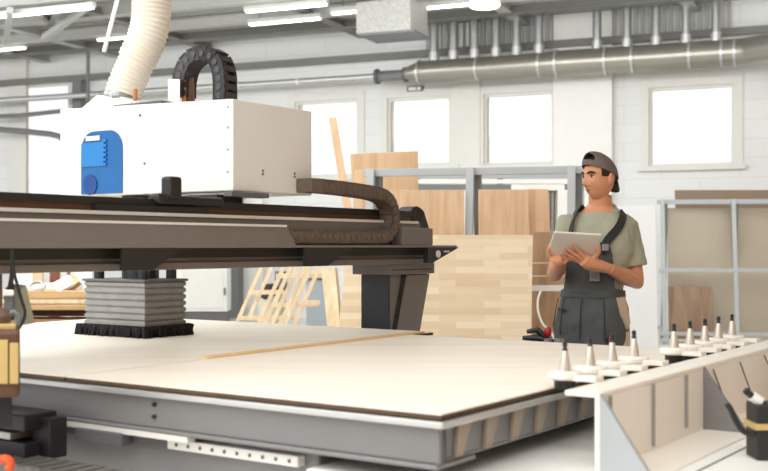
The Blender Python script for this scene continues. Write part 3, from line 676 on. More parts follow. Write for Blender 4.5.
# ------------------------------------------------------------------ background: racks, boards, timber
def board(name, xl, xr, ytop, D, thick, m_, label, cat, lean=.25, group=None, xl2=None, xr2=None, dr=0., ztop=None, yr=None):
    """a sheet standing on the floor, leaning back by lean at its top; xl..xr picture columns at its top edge (depth D)"""
    A_, B_ = at(xl, ytop, D), at(xr, yr if yr is not None else ytop, D+dr)
    dxl = 0 if xl2 is None else (xl2-xl)*D/F; dxr = 0 if xr2 is None else (xr2-xr)*D/F
    p = [V3((A_.x+dxl, A_.y-lean, .03)), V3((B_.x+dxr, B_.y-lean, .03)), B_, A_]
    n_ = (p[1]-p[0]).cross(p[3]-p[0]).normalized()
    if n_.y < 0: n_ = -n_
    o = MB().prism(p, n_*thick).build(name, m_, loc=(p[0]+p[1])/2, bevel=.002)
    return tag(o, label, cat, group)
def rack(L_, R_, px_posts, ztop, label, mids, splay=.32, pw=.055):
    """A-frame rack: L_/R_ = (column, depth) of its ends"""
    A_ = at(L_[0], HZ, L_[1]); B_ = at(R_[0], HZ, R_[1]); A_.z = B_.z = 0
    d = (B_-A_).normalized(); n_ = V3((d.y, -d.x, 0))
    r = empty('sheet_rack', (A_+B_)/2)
    def tpos(px):
        q = (px-384)/F; return (q*A_.y-A_.x)/(d.x-q*d.y)
    MB().bar(A_+V3((0,0,ztop-.03)), B_+V3((0,0,ztop-.03)), .05, .065).build('top_rail', rack_grey, r, bevel=.004)
    for px in px_posts:
        p = A_+d*tpos(px)
        MB().bar(p+n_*splay+V3((0,0,0)), p+n_*.03+V3((0,0,ztop)), pw, pw).build('front_leg', rack_grey, r, bevel=.004)
        MB().bar(p-n_*splay+d*.05, p-n_*.03+d*.05+V3((0,0,ztop)), pw, pw).build('rear_leg', wall_grey, r, bevel=.004)
        MB().bar(p-n_*splay+V3((0,0,.18)), p+n_*splay+V3((0,0,.18)), .045, .05).build('foot_bar', rack_grey, r, bevel=.003)
    for z in mids:
        e = n_*(splay*(1-z/ztop)+.03)
        MB().bar(A_+e+V3((0,0,z)), B_+e+V3((0,0,z)), .04, .05).build('cross_rail', rack_grey, r, bevel=.003)
    tag(r, label, 'sheet rack', 'grey tube sheet racks')
    return r
rack((364, 9.75), (584, 9.3), (372, 471, 572), 2.0, 'grey tube rack behind the big pale stave panel, left of the worker', (.1,), .25, .065)
rack((657, 15.4), (840, 15.1), (662, 733, 835), 1.97, 'grey tube rack at the right edge holding beige boards', (1.0, .14, .05))
# shelving rack behind, seen between the rails
r = empty('shelving_frame', at(480, HZ, 12.2)-V3((0,0,CH)))
sh_f = at(470, HZ, 12.2)
for (y, h_, m_) in ((176, .05, rack_grey), (181.5, .045, white_paint), (187, .06, wall_grey)):
    z = CH+(HZ-y)*12.2/F; MB().box(C, at(416, 0, 12.2).x, at(583, 0, 12.2).x, 12.2, 12.26, z-h_/2, z+h_/2).build('beam', m_, r)
for x in (418, 500, 581): MB().box(C, at(x, 0, 12.3).x-.03, at(x, 0, 12.3).x+.03, 12.27, 12.33, 0, CH+72*12.3/F).build('upright', rack_grey, r)
tag(r, 'pale shelving frame with stacked beams seen through the rack left of the worker', 'shelving')
r = empty('fluted_heater', at(537, HZ, 11.6)-V3((0,0,CH)))
x0, x1 = at(511, 0, 11.6).x, at(563, 0, 11.6).x; z0, z1 = .6, CH+61*11.6/F
for q in ((x0, x1, z1-.06, z1), (x0, x1, z0, z0+.3), (x0, x0+.07, z0+.3, z1-.06), (x1-.07, x1, z0+.3, z1-.06)): MB().box(C, q[0], q[1], 11.5, 11.6, q[2], q[3]).build('casing', white_paint, r)
fl = MB()
for i in range(11): fl.bar(V3((x0+.09+i*.04, 11.56, z0+.3)), V3((x0+.11+i*.04, 11.56, z1-.06)), .02, .05)
fl.build('fluted_grille', steel, r)
MB().box(C, x0+.02, x1-.02, 11.58, 11.66, 0, z1-.02).build('back_panel', wall_grey, r)
tag(r, 'white framed grey fluted unit behind the upright oak boards', 'heater')
G = 'boards leaning on the middle rack'
board('oak_board', 350, 418, 154, 10.15, .025, stave_panel_v, 'tall stave board rising above the middle rack top rail', 'wood board', -.25, G, 364, 421, yr=151)
board('oak_board', 378, 464, 190, 9.42, .025, oak_panel, 'wide upright oak board between the two left posts of the middle rack', 'wood board', .2, G)
board('oak_board', 478.5, 528, 189.5, 9.25, .025, oak_panel, 'upright oak board just right of the double rack post', 'wood board', .2, G, None, 533)
board('oak_board', 527, 548, 189, 9.35, .03, stave_panel_v, 'narrow upright oak board nearest the worker tablet', 'wood board', .22, G, 531, 556)
board('stave_panel', 430, 533, 235, 8.5, .03, stave_panel, 'big pale panel of glued wood staves standing behind the table', 'wood panel', .22, 'glued stave panels', 384, 526)
board('stave_panel', 345, 440, 262, 8.75, .03, stave_panel, 'pale stave panel showing left of the dark gantry leg', 'wood panel', .2, 'glued stave panels', 332, 440)
board('brown_board', 531, 590, 232, 8.95, .02, wood('tan_brown_board', (146, 114, 86), (178, 146, 114), 'z', .6), 'brown upright board beside the worker, right of the big stave panel', 'wood board', .15, None)
# low side shelf with pale bars beside the worker
r = empty('side_rail', at(548, HZ, 8.7)-V3((0,0,CH)))
for (y, h_, m_) in ((263, .010, pine), (276, .010, pine), (288, .045, soft_white)):
    z = CH+(HZ-y)*8.7/F; MB().box(C, at(529, 0, 8.7).x, at(600, 0, 8.7).x, 8.68, 8.72, z-h_/2, z+h_/2).build('bar', m_, r)
for x in (530, 599): MB().box(C, at(x, 0, 8.7).x-.012, at(x, 0, 8.7).x+.012, 8.725, 8.75, 0, CH-.1).build('upright', wall_grey, r)
tag(r, 'white rail frame in the gap between the stave panel and the worker', 'rail frame')
tag(MB().tube(cr([at(x, y, 8.2) for x, y in ((541, 291), (538, 300), (538.5, 312), (543, 324), (551, 332), (556, 345), (556, 360), (552, 420))], 5), .008, 8).build('thin_hose', soft_white, smooth=True), 'thin curved cream hose beside the worker hip', 'hose')
board('white_board', 598, 655, 206, 11.4, .04, mat('pale_grey_panel', (226, 228, 228), .5, var=.02), 'plain pale grey white board directly right of the worker', 'white board', .15)
G = 'boards on the right rack'
board('hardboard_sheet', 675, 850, 190, 15.72, .02, tan_board, 'darker tan hardboard sheet, tallest and rearmost on the right rack', 'board', .22, G)
board('hardboard_sheet', 667, 850, 208, 15.47, .02, beige_board, 'wide beige hardboard sheet in front on the right rack', 'board', .12, G)
board('veneer_board', 668, 712, 286.5, 15.27, .02, walnut, 'small brown veneer board standing low inside the right rack', 'board', .08, G)
# leaning timber
A_ = at(332.5, 118, 12.0); B_ = at(363, 300, 11.6); B2 = A_+(B_-A_)*((A_.z-.0)/(A_.z-B_.z))
tag(MB().bar(A_, B2, .085, .04, (0, 1, 0)).build('timber_plank', oak_panel), 'single tall timber plank leaning against the wall below a window', 'plank')
# slatted timber frames leaning behind the table
def slat_frame(tops, ybars, D, label):
    r_ = empty('slatted_frame', V3((at(tops[0], HZ, D).x-.6, D, 0)))
    for t_ in tops:
        A1 = at(t_, 262, D+.12); k_ = at(t_-25, 318, D); d = k_-A1; B1 = A1+d*((A1.z-.01)/(A1.z-k_.z))
        MB().bar(A1, B1, .038, .03, (0, 1, 0)).build('stile', pine, r_, bevel=.002)
    for (yb, xa, xb) in ybars:
        MB().bar(at(xa, yb, D-.03), at(xb, yb-.5, D-.03), .03, .045, (0, 0, 1)).build('cross_bar', pine, r_, bevel=.002)
    tag(r_, label, 'timber frame', 'slatted timber frames')
slat_frame((264, 274), ((292.5, 250, 284), (318, 238, 300)), 11.2, 'leftmost leaning slatted timber frame beside the pale door')
slat_frame((286, 293), ((305, 272, 318),), 10.9, 'second leaning slatted timber frame from the left')
slat_frame((300, 308), ((276, 276, 333),), 10.6, 'third leaning slatted frame with long top cross bar')
slat_frame((313, 322), ((303, 300, 320),), 10.3, 'rightmost leaning slatted frame next to the blue grey cart')
tag(MB().prism([at(321, 268, 9.9), at(335, 268, 9.9), at(338, 300, 9.75), V3((at(346,0,9.5).x, 9.5, 0)), V3((at(335,0,9.5).x, 9.5, 0))], V3((.02, .05, 0))).build('trestle_board', pine), 'tapered timber board standing left of the pale stave panel', 'board')
r = empty('tool_cart', at(318, HZ, 11.6)-V3((0,0,CH)))
MB().box(C, at(306, 0, 11.6).x, at(333, 0, 11.6).x, 11.6, 12.1, .12, CH-33*11.6/F).build('cabinet', mat('blue_grey_cart', (158, 170, 178), .5), r, bevel=.01)
MB().box(C, at(304, 0, 11.6).x, at(335, 0, 11.6).x, 11.58, 12.12, CH-33*11.6/F, CH-31*11.6/F).build('top', dark_grey, r)
for x in (308, 331):
    for y in (11.68, 12.0): MB().cyl(V3((at(x,0,11.6).x, y, 0)), V3((at(x,0,11.6).x, y, .12)), .05).build('castor', black, r)
tag(r, 'blue grey cart behind the slatted frames', 'cart')
r = empty('dust_canister', at(270, HZ, 12.3)-V3((0,0,CH)))
c_ = at(272, 291, 12.3)
MB().lathe([(.14, 0), (.15, .05), (.15, c_.z-.1), (.11, c_.z), (.03, c_.z+.03)], V3((c_.x, c_.y, 0)), 20).build('body', mat('olive_tank', (190, 186, 166), .5), r, smooth=True)
MB().cyl(V3((c_.x-.06, c_.y-.15, c_.z-.0)), V3((c_.x+.02, c_.y-.02, c_.z)), .085).build('motor_cap', black, r)
MB().cyl(V3((c_.x+.1, c_.y, c_.z)), V3((c_.x+.1, c_.y, c_.z+.22)), .07).build('filter', dark_grey, r)
tag(r, 'upright canister with dark motor behind the leaning timber frames', 'vacuum')
# cabinet and door at the back left
r = empty('switch_cabinet', at(205, HZ, 18.8)-V3((0,0,CH)))
x0, x1 = at(176, 0, 18.8).x, at(227, 0, 18.8).x
MB().box(C, x0, x1, 18.8, 19.3, .22, 1.9).build('body', white_paint, r, bevel=.01)
MB().box(C, x0+.1, x1-.05, 18.78, 18.8, .27, 1.85).build('door', soft_white, r, bevel=.006)
MB().box(C, x1-.2, x1-.16, 18.75, 18.78, 1.0, 1.12).build('handle', dark_grey, r)
for z in (.5, 1.2): MB().box(C, x1-.05, x1-.02, 18.76, 18.8, z, z+.12).build('hinge', dark_grey, r)
MB().box(C, x0+.02, x1-.02, 18.84, 19.28, .0, .22).build('plinth', dark_grey, r)
tag(r, 'white wall cabinet with dark handle seen under the gantry', 'cabinet')
a0, _ = wallpt(229, 290, .3); a1, _ = wallpt(238, 290, .3)
struct(MB().box(W, a0, a1, .01, .3, 0, 3.2).build('trim_60', wall_grey))
a0, _ = wallpt(239, 290, .1); a1, _ = wallpt(262, 290, .1)
r = struct(MB().box(W, a0, a1, .01, .1, 0, 2.2).build('door_1', white_paint, bevel=.01))
MB().box(W, a0+.05, a0+.12, .1, .14, 1.0, 1.08).build('door_handle', dark_grey, r)
# timber store at far left, seen under the gantry
r = empty('timber_bench', at(50, HZ, 9.4)-V3((0,0,CH)))
xa, xb = at(-40, 0, 9.2).x, at(150, 0, 9.2).x
MB().box(C, xa, xb, 9.2, 10.0, .62, .68).build('bench_top', brown_wood, r)
for x in (xa+.05, (xa+xb)/2, xb-.05):
    for y in (9.25, 9.95): MB().box(C, x-.035, x+.035, y-.035, y+.035, 0, .62).build('leg', brown_wood, r)
MB().box(C, at(47,0,9.2).x, at(56,0,9.2).x, 9.19, 9.2, .64, .675).build('paper_note', white_paint, r)
tag(r, 'brown timber bench at the back left under the gantry', 'bench')
PL = [(.682, .72, -38, 100, 9.22, .18, brown_wood, 'brown plank lowest on the timber bench'), (.682, .715, -30, 140, 9.45, .2, brown_wood, 'brown plank at the back of the timber bench, lowest layer'),
      (.725, .76, -36, 140, 9.55, .25, brown_wood, 'dark brown plank recessed in the middle of the timber stack'),
      (.765, .80, -36, 132, 9.5, .3, brown_wood, 'second dark recessed plank of the timber stack'),
      (.80, .845, -40, 128, 9.2, .5, pine_x, 'golden plank with bright front edge in the timber stack'), (.85, .885, -40, 134, 9.22, .45, pine, 'pale plank in the upper half of the timber stack'),
      (.89, .955, -38, 130, 9.24, .42, pine_x, 'thick top plank of the timber stack')]
for (z0, z1, x0, x1, y, dep, m_, lab) in PL:
    tag(MB().box(C, at(x0,0,9.2).x, at(x1,0,9.2).x, y, y+dep, z0, z1).build('timber_plank', m_, bevel=.003), lab, 'plank', 'planks on the timber bench')
tag(MB().bar(at(55, 289, 9.35), at(72, 280, 9.42), .12, .03, (0, -1, 1)).build('offcut', soft_white), 'pale offcut leaning on top of the timber stack', 'offcut', 'offcuts on the timber stack')
tag(MB().bar(at(63, 288.5, 9.5), at(77, 279, 9.55), .12, .05, (0, -1, 1)).build('offcut', pine_x), 'tan offcut leaning behind the pale one on the timber stack', 'offcut', 'offcuts on the timber stack')
cl = MB()
for i in range(3): cl.tube([at(36, 287, 9.35)+V3(((.075-.012*i)*math.cos(q), .05*math.sin(q), .035*math.sin(q)+.004*i)) for q in [2*math.pi*j/24 for j in range(25)]], .011, 8)
tag(cl.build('coiled_hose', mat('grey_hose', (168, 170, 168), .5), smooth=True), 'coiled grey hose lying on the timber stack', 'hose')
G = 'panels leaning at the back left'
for (x0, x1, D, m_, lab) in ((12, 33, 12.9, soft_white, 'white panel leftmost of those behind the timber stack'), (33, 43, 12.6, oak_panel, 'tan panel between white ones behind the timber stack'), (43, 50, 12.8, soft_white, 'narrow white panel behind the timber stack'),
                         (50, 60, 12.5, mat('red_brown_panel', (116, 62, 44), .5), 'red brown panel behind the timber stack'), (60, 68, 12.7, soft_white, 'white panel right of the red brown one'), (67, 70, 12.4, dark_grey, 'thin dark edge panel behind the timber stack'), (70, 92, 12.8, white_paint, 'white panel left of the dust brush bellows')):
    board('stored_panel', x0, x1, 262, D, .03, m_, lab, 'panel', .1, G)
r = empty('storage_shelf', at(48, HZ, 11.3)-V3((0,0,CH)))
x0, x1 = at(14, 0, 11.3).x, at(72, 0, 11.3).x; z1 = CH-38*11.3/F
MB().box(C, x0, x1, 11.2, 11.7, z1-.06, z1).build('shelf', soft_white, r)
for x in (x0+.03, x1-.03): MB().box(C, x-.03, x+.03, 11.25, 11.65, 0, z1-.06).build('side_panel', soft_white, r)
tag(r, 'white topped shelf unit behind the timber stack', 'shelf')
# clamps with red knobs at the far table edge
def clamp(px, D, flip, label):
    b_ = at(px, 340, D); b_.z = .0
    r_ = empty('holding_clamp', (b_.x, b_.y, .25)); z = .885 if flip == 1 else .862
    MB().cyl(V3((b_.x, b_.y, .35)), V3((b_.x, b_.y, z)), .02).build('post', steel, r_)
    MB().ell(V3((b_.x, b_.y, z+.03)), (.018*flip**.3, .018, .026*flip**.3)).build('red_knob', red_plastic, r_, smooth=True)
    for dx, dz in ((-.10*flip, .05), (-.12*flip, .0), (.06*flip, -.03)): MB().tube([V3((b_.x, b_.y+.02, z-.01)), V3((b_.x+dx*.5, b_.y+.02, z+dz*.8)), V3((b_.x+dx, b_.y+.02, z+dz*.6))], [.018, .016, .010], 8).build('arm', black_steel, r_, smooth=True)
    MB().cyl(V3((b_.x+.05, b_.y-.02, z-.05)), V3((b_.x+.05, b_.y-.02, z)), .025).build('roller', steel, r_)
    tag(r_, label, 'clamp')
clamp(548, 5.35, 1, 'black lever clamp with red knob at the far table edge left of the worker')
clamp(611, 5.2, .3, 'small clamp with red knob at the far table edge in front of the worker')
# ------------------------------------------------------------------ the worker
WD = 5.9; WX0 = (597-384)*WD/F
skin = mat('skin', (214, 151, 115), .5, var=.05, scale=20)
lip_m = mat('lips', (164, 98, 80), .5)
hair_m = mat('dark_hair', (44, 34, 30), .7, var=.3, scale=120)
shirt_m = mat('olive_tshirt', (172, 172, 152), .85, var=.07, scale=9, bump=.25)
over_m = mat('charcoal_overalls', (86, 91, 90), .85, var=.12, scale=12, bump=.5)
strap_m = mat('strap_black', (46, 47, 48), .7, var=.1)
patch_m = mat('tan_patch', (212, 192, 168), .85, var=.08)
cap_m = mat('grey_brown_cap', (116, 103, 99), .85, var=.06, scale=20, bump=.15)
def wp(x, y, z): return V3((WX0+x, WD+y, z))
def ring(c, rx, ry, yaw=0, n=20, tilt=None, p=2.0):
    out = []; cy, sy = math.cos(yaw), math.sin(yaw)
    for k in range(n):
        q = 2*math.pi*k/n; a, b_ = math.cos(q), math.sin(q)
        e = 2.0/p
        x = rx*abs(a)**e*(1 if a >= 0 else -1); y = ry*abs(b_)**e*(1 if b_ >= 0 else -1)
        out.append(V3(c)+V3((x*cy-y*sy, x*sy+y*cy, 0)))
    return out
def limb(mb, pts, rad, seg=14): mb.tube(pts, rad, seg)
def remesh(mb, name, m_, parent, vox, smooth_it=4, wrinkle=None, parts=None):
    """union everything in the builder into one continuous skin, then smooth it"""
    bmesh.ops.recalc_face_normals(mb.bm, faces=mb.bm.faces)
    me = bpy.data.meshes.new(name+'_raw'); L = ORG[parent.name] if parent is not None else V3((0, 0, 0))
    bmesh.ops.translate(mb.bm, vec=-L, verts=mb.bm.verts); mb.bm.to_mesh(me); mb.bm.free()
    t_ = bpy.data.objects.new(name+'_raw', me); COL.objects.link(t_)
    r_ = t_.modifiers.new('r', 'REMESH'); r_.mode = 'VOXEL'; r_.voxel_size = vox; r_.use_smooth_shade = True
    if smooth_it:
        s_ = t_.modifiers.new('s', 'SMOOTH'); s_.factor = .5; s_.iterations = smooth_it
    dg = bpy.context.evaluated_depsgraph_get(); me2 = bpy.data.meshes.new_from_object(t_.evaluated_get(dg))
    bpy.data.objects.remove(t_); bpy.data.meshes.remove(me)
    me2.name = name
    me2.materials.clear(); me2.materials.append(m_)
    if wrinkle:
        nn = [v.normal.copy() for v in me2.vertices]
        for v, n_ in zip(me2.vertices, nn): v.co += n_*wrinkle(v.co+L)
    for p in me2.polygons: p.use_smooth = True
    o = bpy.data.objects.new(name, me2); COL.objects.link(o)
    if parent is not None: o.parent = parent
    ORG[o.name] = L
    return o
worker = empty('person', wp(.02, .03, 0))
tag(worker, 'worker in olive t-shirt, charcoal overalls and backward cap holding a pale tablet', 'person')
TY = math.radians(-28)          # torso turned a little towards the machine
SP = [  # spine sections: centre x, y, z, half width, half depth
    (-.02, .05, .80, .165, .120), (-.02, .05, .90, .172, .124), (-.02, .04, 1.00, .156, .114), (-.015, .03, 1.10, .140, .104), (.0, .02, 1.20, .155, .112),
    (.012, .015, 1.30, .175, .122), (.015, .02, 1.38, .182, .122), (.018, .03, 1.44, .172, .108), (.02, .035, 1.475, .148, .090), (.022, .038, 1.505, .112, .078), (.022, .04, 1.535, .076, .066), (.022, .04, 1.555, .060, .060)]
# arm skeleton
SH_L, EL_L, WR_L = wp(.165, .0, 1.425), wp(.206, -.02, 1.140), wp(.018, -.225, 1.215)
SH_R, EL_R, WR_R = wp(-.150, .05, 1.445), wp(-.226, -.0, 1.180), wp(-.222, -.235, 1.262)
body = MB()
for q in (0,): body.loft([ring(wp(x, y, z), a, b_, TY, 24, p=2.3) for x, y, z, a, b_ in SP])
body.tube([wp(.022, .04, 1.47), wp(.024, .035, 1.54), wp(.022, .025, 1.60)], [.070, .063, .062], 18)
def arm(sh, el, wr, k=1):
    m1 = sh.lerp(el, .5); m2 = el.lerp(wr, .35)
    body.tube([sh+V3((-.03*k, 0, .01)), sh, m1, el, ], [.05, .055, .047, .040], 14)
    body.tube([m1.lerp(el, .6), el, m2, wr.lerp(el, .12), wr], [.040, .042, .045, .031, .028], 14)
arm(SH_L, EL_L, WR_L, 1); arm(SH_R, EL_R, WR_R, -1)
# legs inside the overalls, feet inside the shoes
HIPS = ((.078, .03), (-.118, .07))
for hx_, hy_ in HIPS: body.tube([wp(hx_, hy_, .86), wp(hx_*1.1, hy_-.01, .48), wp(hx_*1.15, hy_+.01, .10), wp(hx_*1.2, hy_-.06, .06)], [.085, .058, .042, .04], 14)
# tablet pose: back of the tablet towards the camera and down, screen up to the face
TC = wp(-.170, -.285, 1.338); TXv = V3((.990, .02, -.055)).normalized(); TUp = V3((-.07, -.70, .60)); TUp = (TUp-TXv*TUp.dot(TXv)).normalized(); TN = TUp.cross(TXv).normalized()
if TN.y > 0: TN = -TN       # outward back normal faces the camera
def tp(a, b_, c_): return TC+TXv*a+TUp*b_+TN*c_
# hands: palm, four unequal fingers with two bends, thumb from the side
def hand(wr, palm_c, fin, thumb):
    body.tube([wr, wr.lerp(palm_c, .45), palm_c, palm_c.lerp(fin[1][0], .75)], [.027, .033, .039, .034], 12)
    for ch, r_ in fin_r(fin): body.tube([palm_c.lerp(ch[0], .3)]+ch, [r_*1.1]+[r_*(1-.1*i) for i in range(len(ch))], 9)
    body.tube([wr.lerp(palm_c, .5)]+thumb, [.017, .0145, .0125, .0105][:len(thumb)+1], 9)
def fin_r(fin): return [(c, r_) for c, r_ in zip(fin, (.0105, .011, .0105, .009))]
# his left hand: palm under the right lower corner, fingers spread over the back
pc = tp(.085, -.085, .045)
fin = [[tp(.055, -.045, .040), tp(.015, -.010, .024), tp(-.015, .020, .012)], [tp(.045, -.060, .040), tp(-.005, -.035, .026), tp(-.045, -.012, .012)],
       [tp(.038, -.078, .038), tp(-.010, -.062, .026), tp(-.048, -.048, .012)], [tp(.038, -.096, .034), tp(.0, -.09, .024), tp(-.03, -.082, .012)]]
hand(WR_L, pc, fin, [tp(.112, -.055, .035), tp(.128, -.02, .022), tp(.122, .012, .012)])
# his right hand: cupping the lower left edge from below
pc = tp(-0.089, -.108, .035)
fin = [[tp(-0.059, -.085, .028), tp(-0.029, -.085, .020), tp(-0.002, -.088, .013)], [tp(-0.064, -.100, .030), tp(-0.029, -.103, .026), tp(0.004, -.098, .012)],
       [tp(-0.069, -.117, .028), tp(-0.034, -.12, .022), tp(-0.006, -.112, .006)], [tp(-0.074, -.13, .02), tp(-0.044, -.135, .016), tp(-0.019, -.124, .002)]]
hand(WR_R, pc, fin, [tp(-0.112, -.085, .02), tp(-0.122, -.055, .006), tp(-0.119, -.025, -.012)])
# head
HYAW = math.radians(-60); HC = wp(.014, -.005, 1.695)
cyw, syw = math.cos(HYAW), math.sin(HYAW)
HPITCH = math.radians(-2)
def hp(x, y, z):            # head space: x to his left, y out of the face, z up
    y2 = y*math.cos(HPITCH)-z*math.sin(HPITCH); z2 = y*math.sin(HPITCH)+z*math.cos(HPITCH)
    # unrotated face looks towards the camera (-Y), his left is +X
    X, Y = x, -y2
    return HC+V3((X*cyw-Y*syw, X*syw+Y*cyw, z2))
def g(x, s): return math.exp(-(x/s)**2)
def headpt(th, ph):         # th polar from top, ph azimuth with 0 = face
    x = .0755*math.sin(th)*math.sin(ph); y = .096*math.sin(th)*math.cos(ph); z = .122*math.cos(th)
    fr = max(0, math.cos(ph))*math.sin(th) if abs(ph) < 1.6 else 0
    if z < 0:
        t_ = -z/.122; x *= 1-.20*t_**1.8
        if y > 0: y *= 1-.02*t_; y += .012*t_*fr**.5 if fr > 0 else 0
        else: y *= 1-.45*t_
    if z > .05 and y > 0: y *= 1-.10*(z-.05)/.068
    if fr > 0:
        f2 = fr**1.0
        y += .006*g(z-.027, .012)*g(x, .05)*f2                                   # brow
        y -= .009*(g(x-.031, .017)+g(x+.031, .017))*g(z-.003, .013)*f2            # sockets
        y += (.027*g(z+.036, .014)+.016*g(z+.014, .018))*g(x, .0115+.006*g(z+.041, .010))*f2   # nose
        y += .004*(g(x-.042, .018)+g(x+.042, .018))*g(z+.026, .018)*f2            # cheek bones
        y -= .005*(g(x-.04, .016)+g(x+.04, .016))*g(z+.060, .018)*f2
        y += .006*g(x, .022)*(g(z+.068, .0075)+.9*g(z+.082, .0075))*f2            # lips
        y -= .004*g(x, .024)*g(z+.0752, .003)*f2
        y += .009*g(x, .022)*g(z+.107, .014)*f2                                   # chin
    return x, y, z
hr = []
for i in range(45):
    th = math.pi*(.012+.976*i/44); hr.append([hp(*headpt(th, -math.pi+2*math.pi*j/72)) for j in range(72)])
body.loft(hr)
for s in (-1, 1):           # ears
    Rm = Matrix(((cyw, -syw, 0), (syw, cyw, 0), (0, 0, 1)))
    body.ell(hp(s*.079, -.012, -.012), (.009, .019, .032), Rm @ Matrix.Rotation(s*.35, 3, 'Z'))
    body.ell(hp(s*.074, -.010, -.034), (.008, .011, .012), Rm)
bo_ = remesh(body, 'body', skin, worker, .0042, 5)
# lips by place on the same skin
bo_.data.materials.append(lip_m)
inv = lambda p: (lambda d: (d.x*cyw+d.y*syw, -(-d.x*syw+d.y*cyw), d.z))(p-HC)
for p in bo_.data.polygons:
    x, y, z = inv(p.center+ORG[worker.name])
    if y > .08 and abs(x) < .022*(1-((z+.0752)/.014)**2) and -.086 < z < -.064: p.material_index = 1
    elif False: pass
eye_w = mat('eye_white', (226, 220, 214), .3); iris = mat('dark_iris', (48, 34, 26), .2)
for s in (-1, 1):
    e_ = MB().ell(hp(s*.031, .0745, .003), (.0115, .0115, .0095)).build('eye', eye_w, worker, smooth=True)
    MB().ell(hp(s*.031+.001, .0820, .003), (.0062, .0062, .0066)).build('iris', iris, e_, smooth=True)
    MB().tube([hp(s*.012, .0935, .021), hp(s*.028, .0935, .026), hp(s*.043, .084, .025), hp(s*.053, .072, .018)], [.0045, .0064, .0056, .003], 8).build('eyebrow', hair_m, worker, smooth=True)
    MB().tube([hp(s*.018, .083, .008), hp(s*.030, .0865, .0125), hp(s*.044, .078, .008)], [.0022, .0032, .0022], 7).build('eyelid', hair_m, worker, smooth=True)
# hair: short sides below the cap, sideburns
hb_ = MB()
rows = []
for i in range(9):
    th = math.radians(60+6*i); row = []
    for j in range(41):
        ph = math.radians(62+236*j/40); x, y, z = headpt(th, ph if ph <= math.pi else ph-2*math.pi); k_ = 1.035
        row.append(hp(x*k_, y*k_, z))
    rows.append(row)
hbv = hb_
dm = [[hp(*[c*1.03 for c in headpt(math.radians(6+54*i/7), -math.pi+2*math.pi*j/40)]) for j in range(40)] for i in range(8)]
dn = [[HC+(p-HC)*.93 for p in r_] for r_ in dm]
for i in range(7):
    for j in range(40): k2 = (j+1) % 40; hbv.hexa([dn[i][j], dn[i][k2], dn[i+1][k2], dn[i+1][j], dm[i][j], dm[i][k2], dm[i+1][k2], dm[i+1][j]])
inner = [[HC+(p-HC)*.93 for p in r_] for r_ in rows]
for i in range(8):
    for j in range(40):
        # hairline: longer at the nape, short above and before the ear
        d = abs(j-20)/20; lim = 8 if d < .55 else (4 if d < .8 else 5)
        if i >= lim: continue
        hbv.hexa([inner[i][j], inner[i][j+1], inner[i+1][j+1], inner[i+1][j], rows[i][j], rows[i][j+1], rows[i+1][j+1], rows[i+1][j]])
remesh(hb_, 'hair', hair_m, worker, .004, 2)
# cap worn backwards
cp_ = MB(); dome = []
CT = math.radians(10)
def capp(th, ph, k_=1.0, dz=0):
    x = .0835*math.sin(th)*math.sin(ph); y = .104*math.sin(th)*math.cos(ph)-.004; z = .102*math.cos(th)**.8 if math.cos(th) > 0 else .102*math.cos(th)
    x *= k_; y *= k_; z = z*k_+.027+dz
    z += y*.42          # sits a little higher at the forehead
    return hp(x, y, z)
NA, NP = 12, 48
for k_ in (1.0, .955):
    dome.append([[capp(math.radians(4+88*i/NA), 2*math.pi*j/NP, k_) for j in range(NP)] for i in range(NA+1)])
def hole(i, j):
    ph = j+.5; ph = ph if ph < NP/2 else ph-NP
    return ((ph/5.2)**2+((NA-1.6-i-.5)/4.4)**2 < 1) and i < NA-1.6+.5 and i+.5 < NA-1.5
for i in range(NA):
    for j in range(NP):
        if hole(i, j): continue
        k2 = (j+1) % NP; a_, b_ = dome
        cp_.hexa([b_[i][j], b_[i][k2], b_[i+1][k2], b_[i+1][j], a_[i][j], a_[i][k2], a_[i+1][k2], a_[i+1][j]])
cpo = remesh(cp_, 'cap', cap_m, worker, .0035, 2)
MB().ell(hp(0, -.006, .128), (.008, .008, .005)).build('cap_button', cap_m, cpo, smooth=True)
br2 = MB(); rows = []
for i in range(7):
    t_ = i/6; row = []
    for j in range(15):
        s = -1+2*j/14; ex = .058*t_*(1-s*s*.55)
        yb = -.1*math.sqrt(max(0, 1-(s*.78)**2))-.002
        row.append(hp(s*.066*(1-.08*t_), yb-ex*.32, .006-ex*1.12-.010*s*s-.022))
    rows.append(row)
for i in range(6):
    for j in range(14):
        q_ = [rows[i][j], rows[i][j+1], rows[i+1][j+1], rows[i+1][j]]; o_ = hp(0, .008, -.004)-HC
        br2.hexa([v+o_ for v in q_]+q_)
remesh(br2, 'cap_brim', mat('cap_brim_dark', (70, 62, 60), .85), cpo, .0035, 2)
# the brim is a piece of the cap: same origin as the worker
# t-shirt
wr_f = lambda amp, sc: (lambda p: amp*(noise.noise(V3((p.x*sc, p.y*sc, p.z*sc*.6)))+.5*noise.noise(V3((p.x*sc*2.3, p.y*sc*2, p.z*sc*1.4+5)))))
tilt = lambda R_: [p+V3((0, 0, .38*((p.y-WD-.036)*math.cos(TY)-(p.x-WX0-.022)*math.sin(TY)))) for p in R_]
ts = MB()
ts.loft([ring(wp(x, y, z), a+.014, b_+.014, TY, 28, p=2.3) for x, y, z, a, b_ in SP[2:8]]+[ring(wp(.02, .034, 1.478), .160, .100, TY, 28), ring(wp(.022, .036, 1.508), .122, .088, TY, 28), tilt(ring(wp(.022, .036, 1.528), .088, .078, TY, 28))])
ts.tube([wp(.12, .0, 1.455), SH_L+V3((-.012, 0, .005)), SH_L.lerp(EL_L, .4), SH_L.lerp(EL_L, .72)+V3((.002, 0, 0))], [.060, .066, .065, .068], 18)
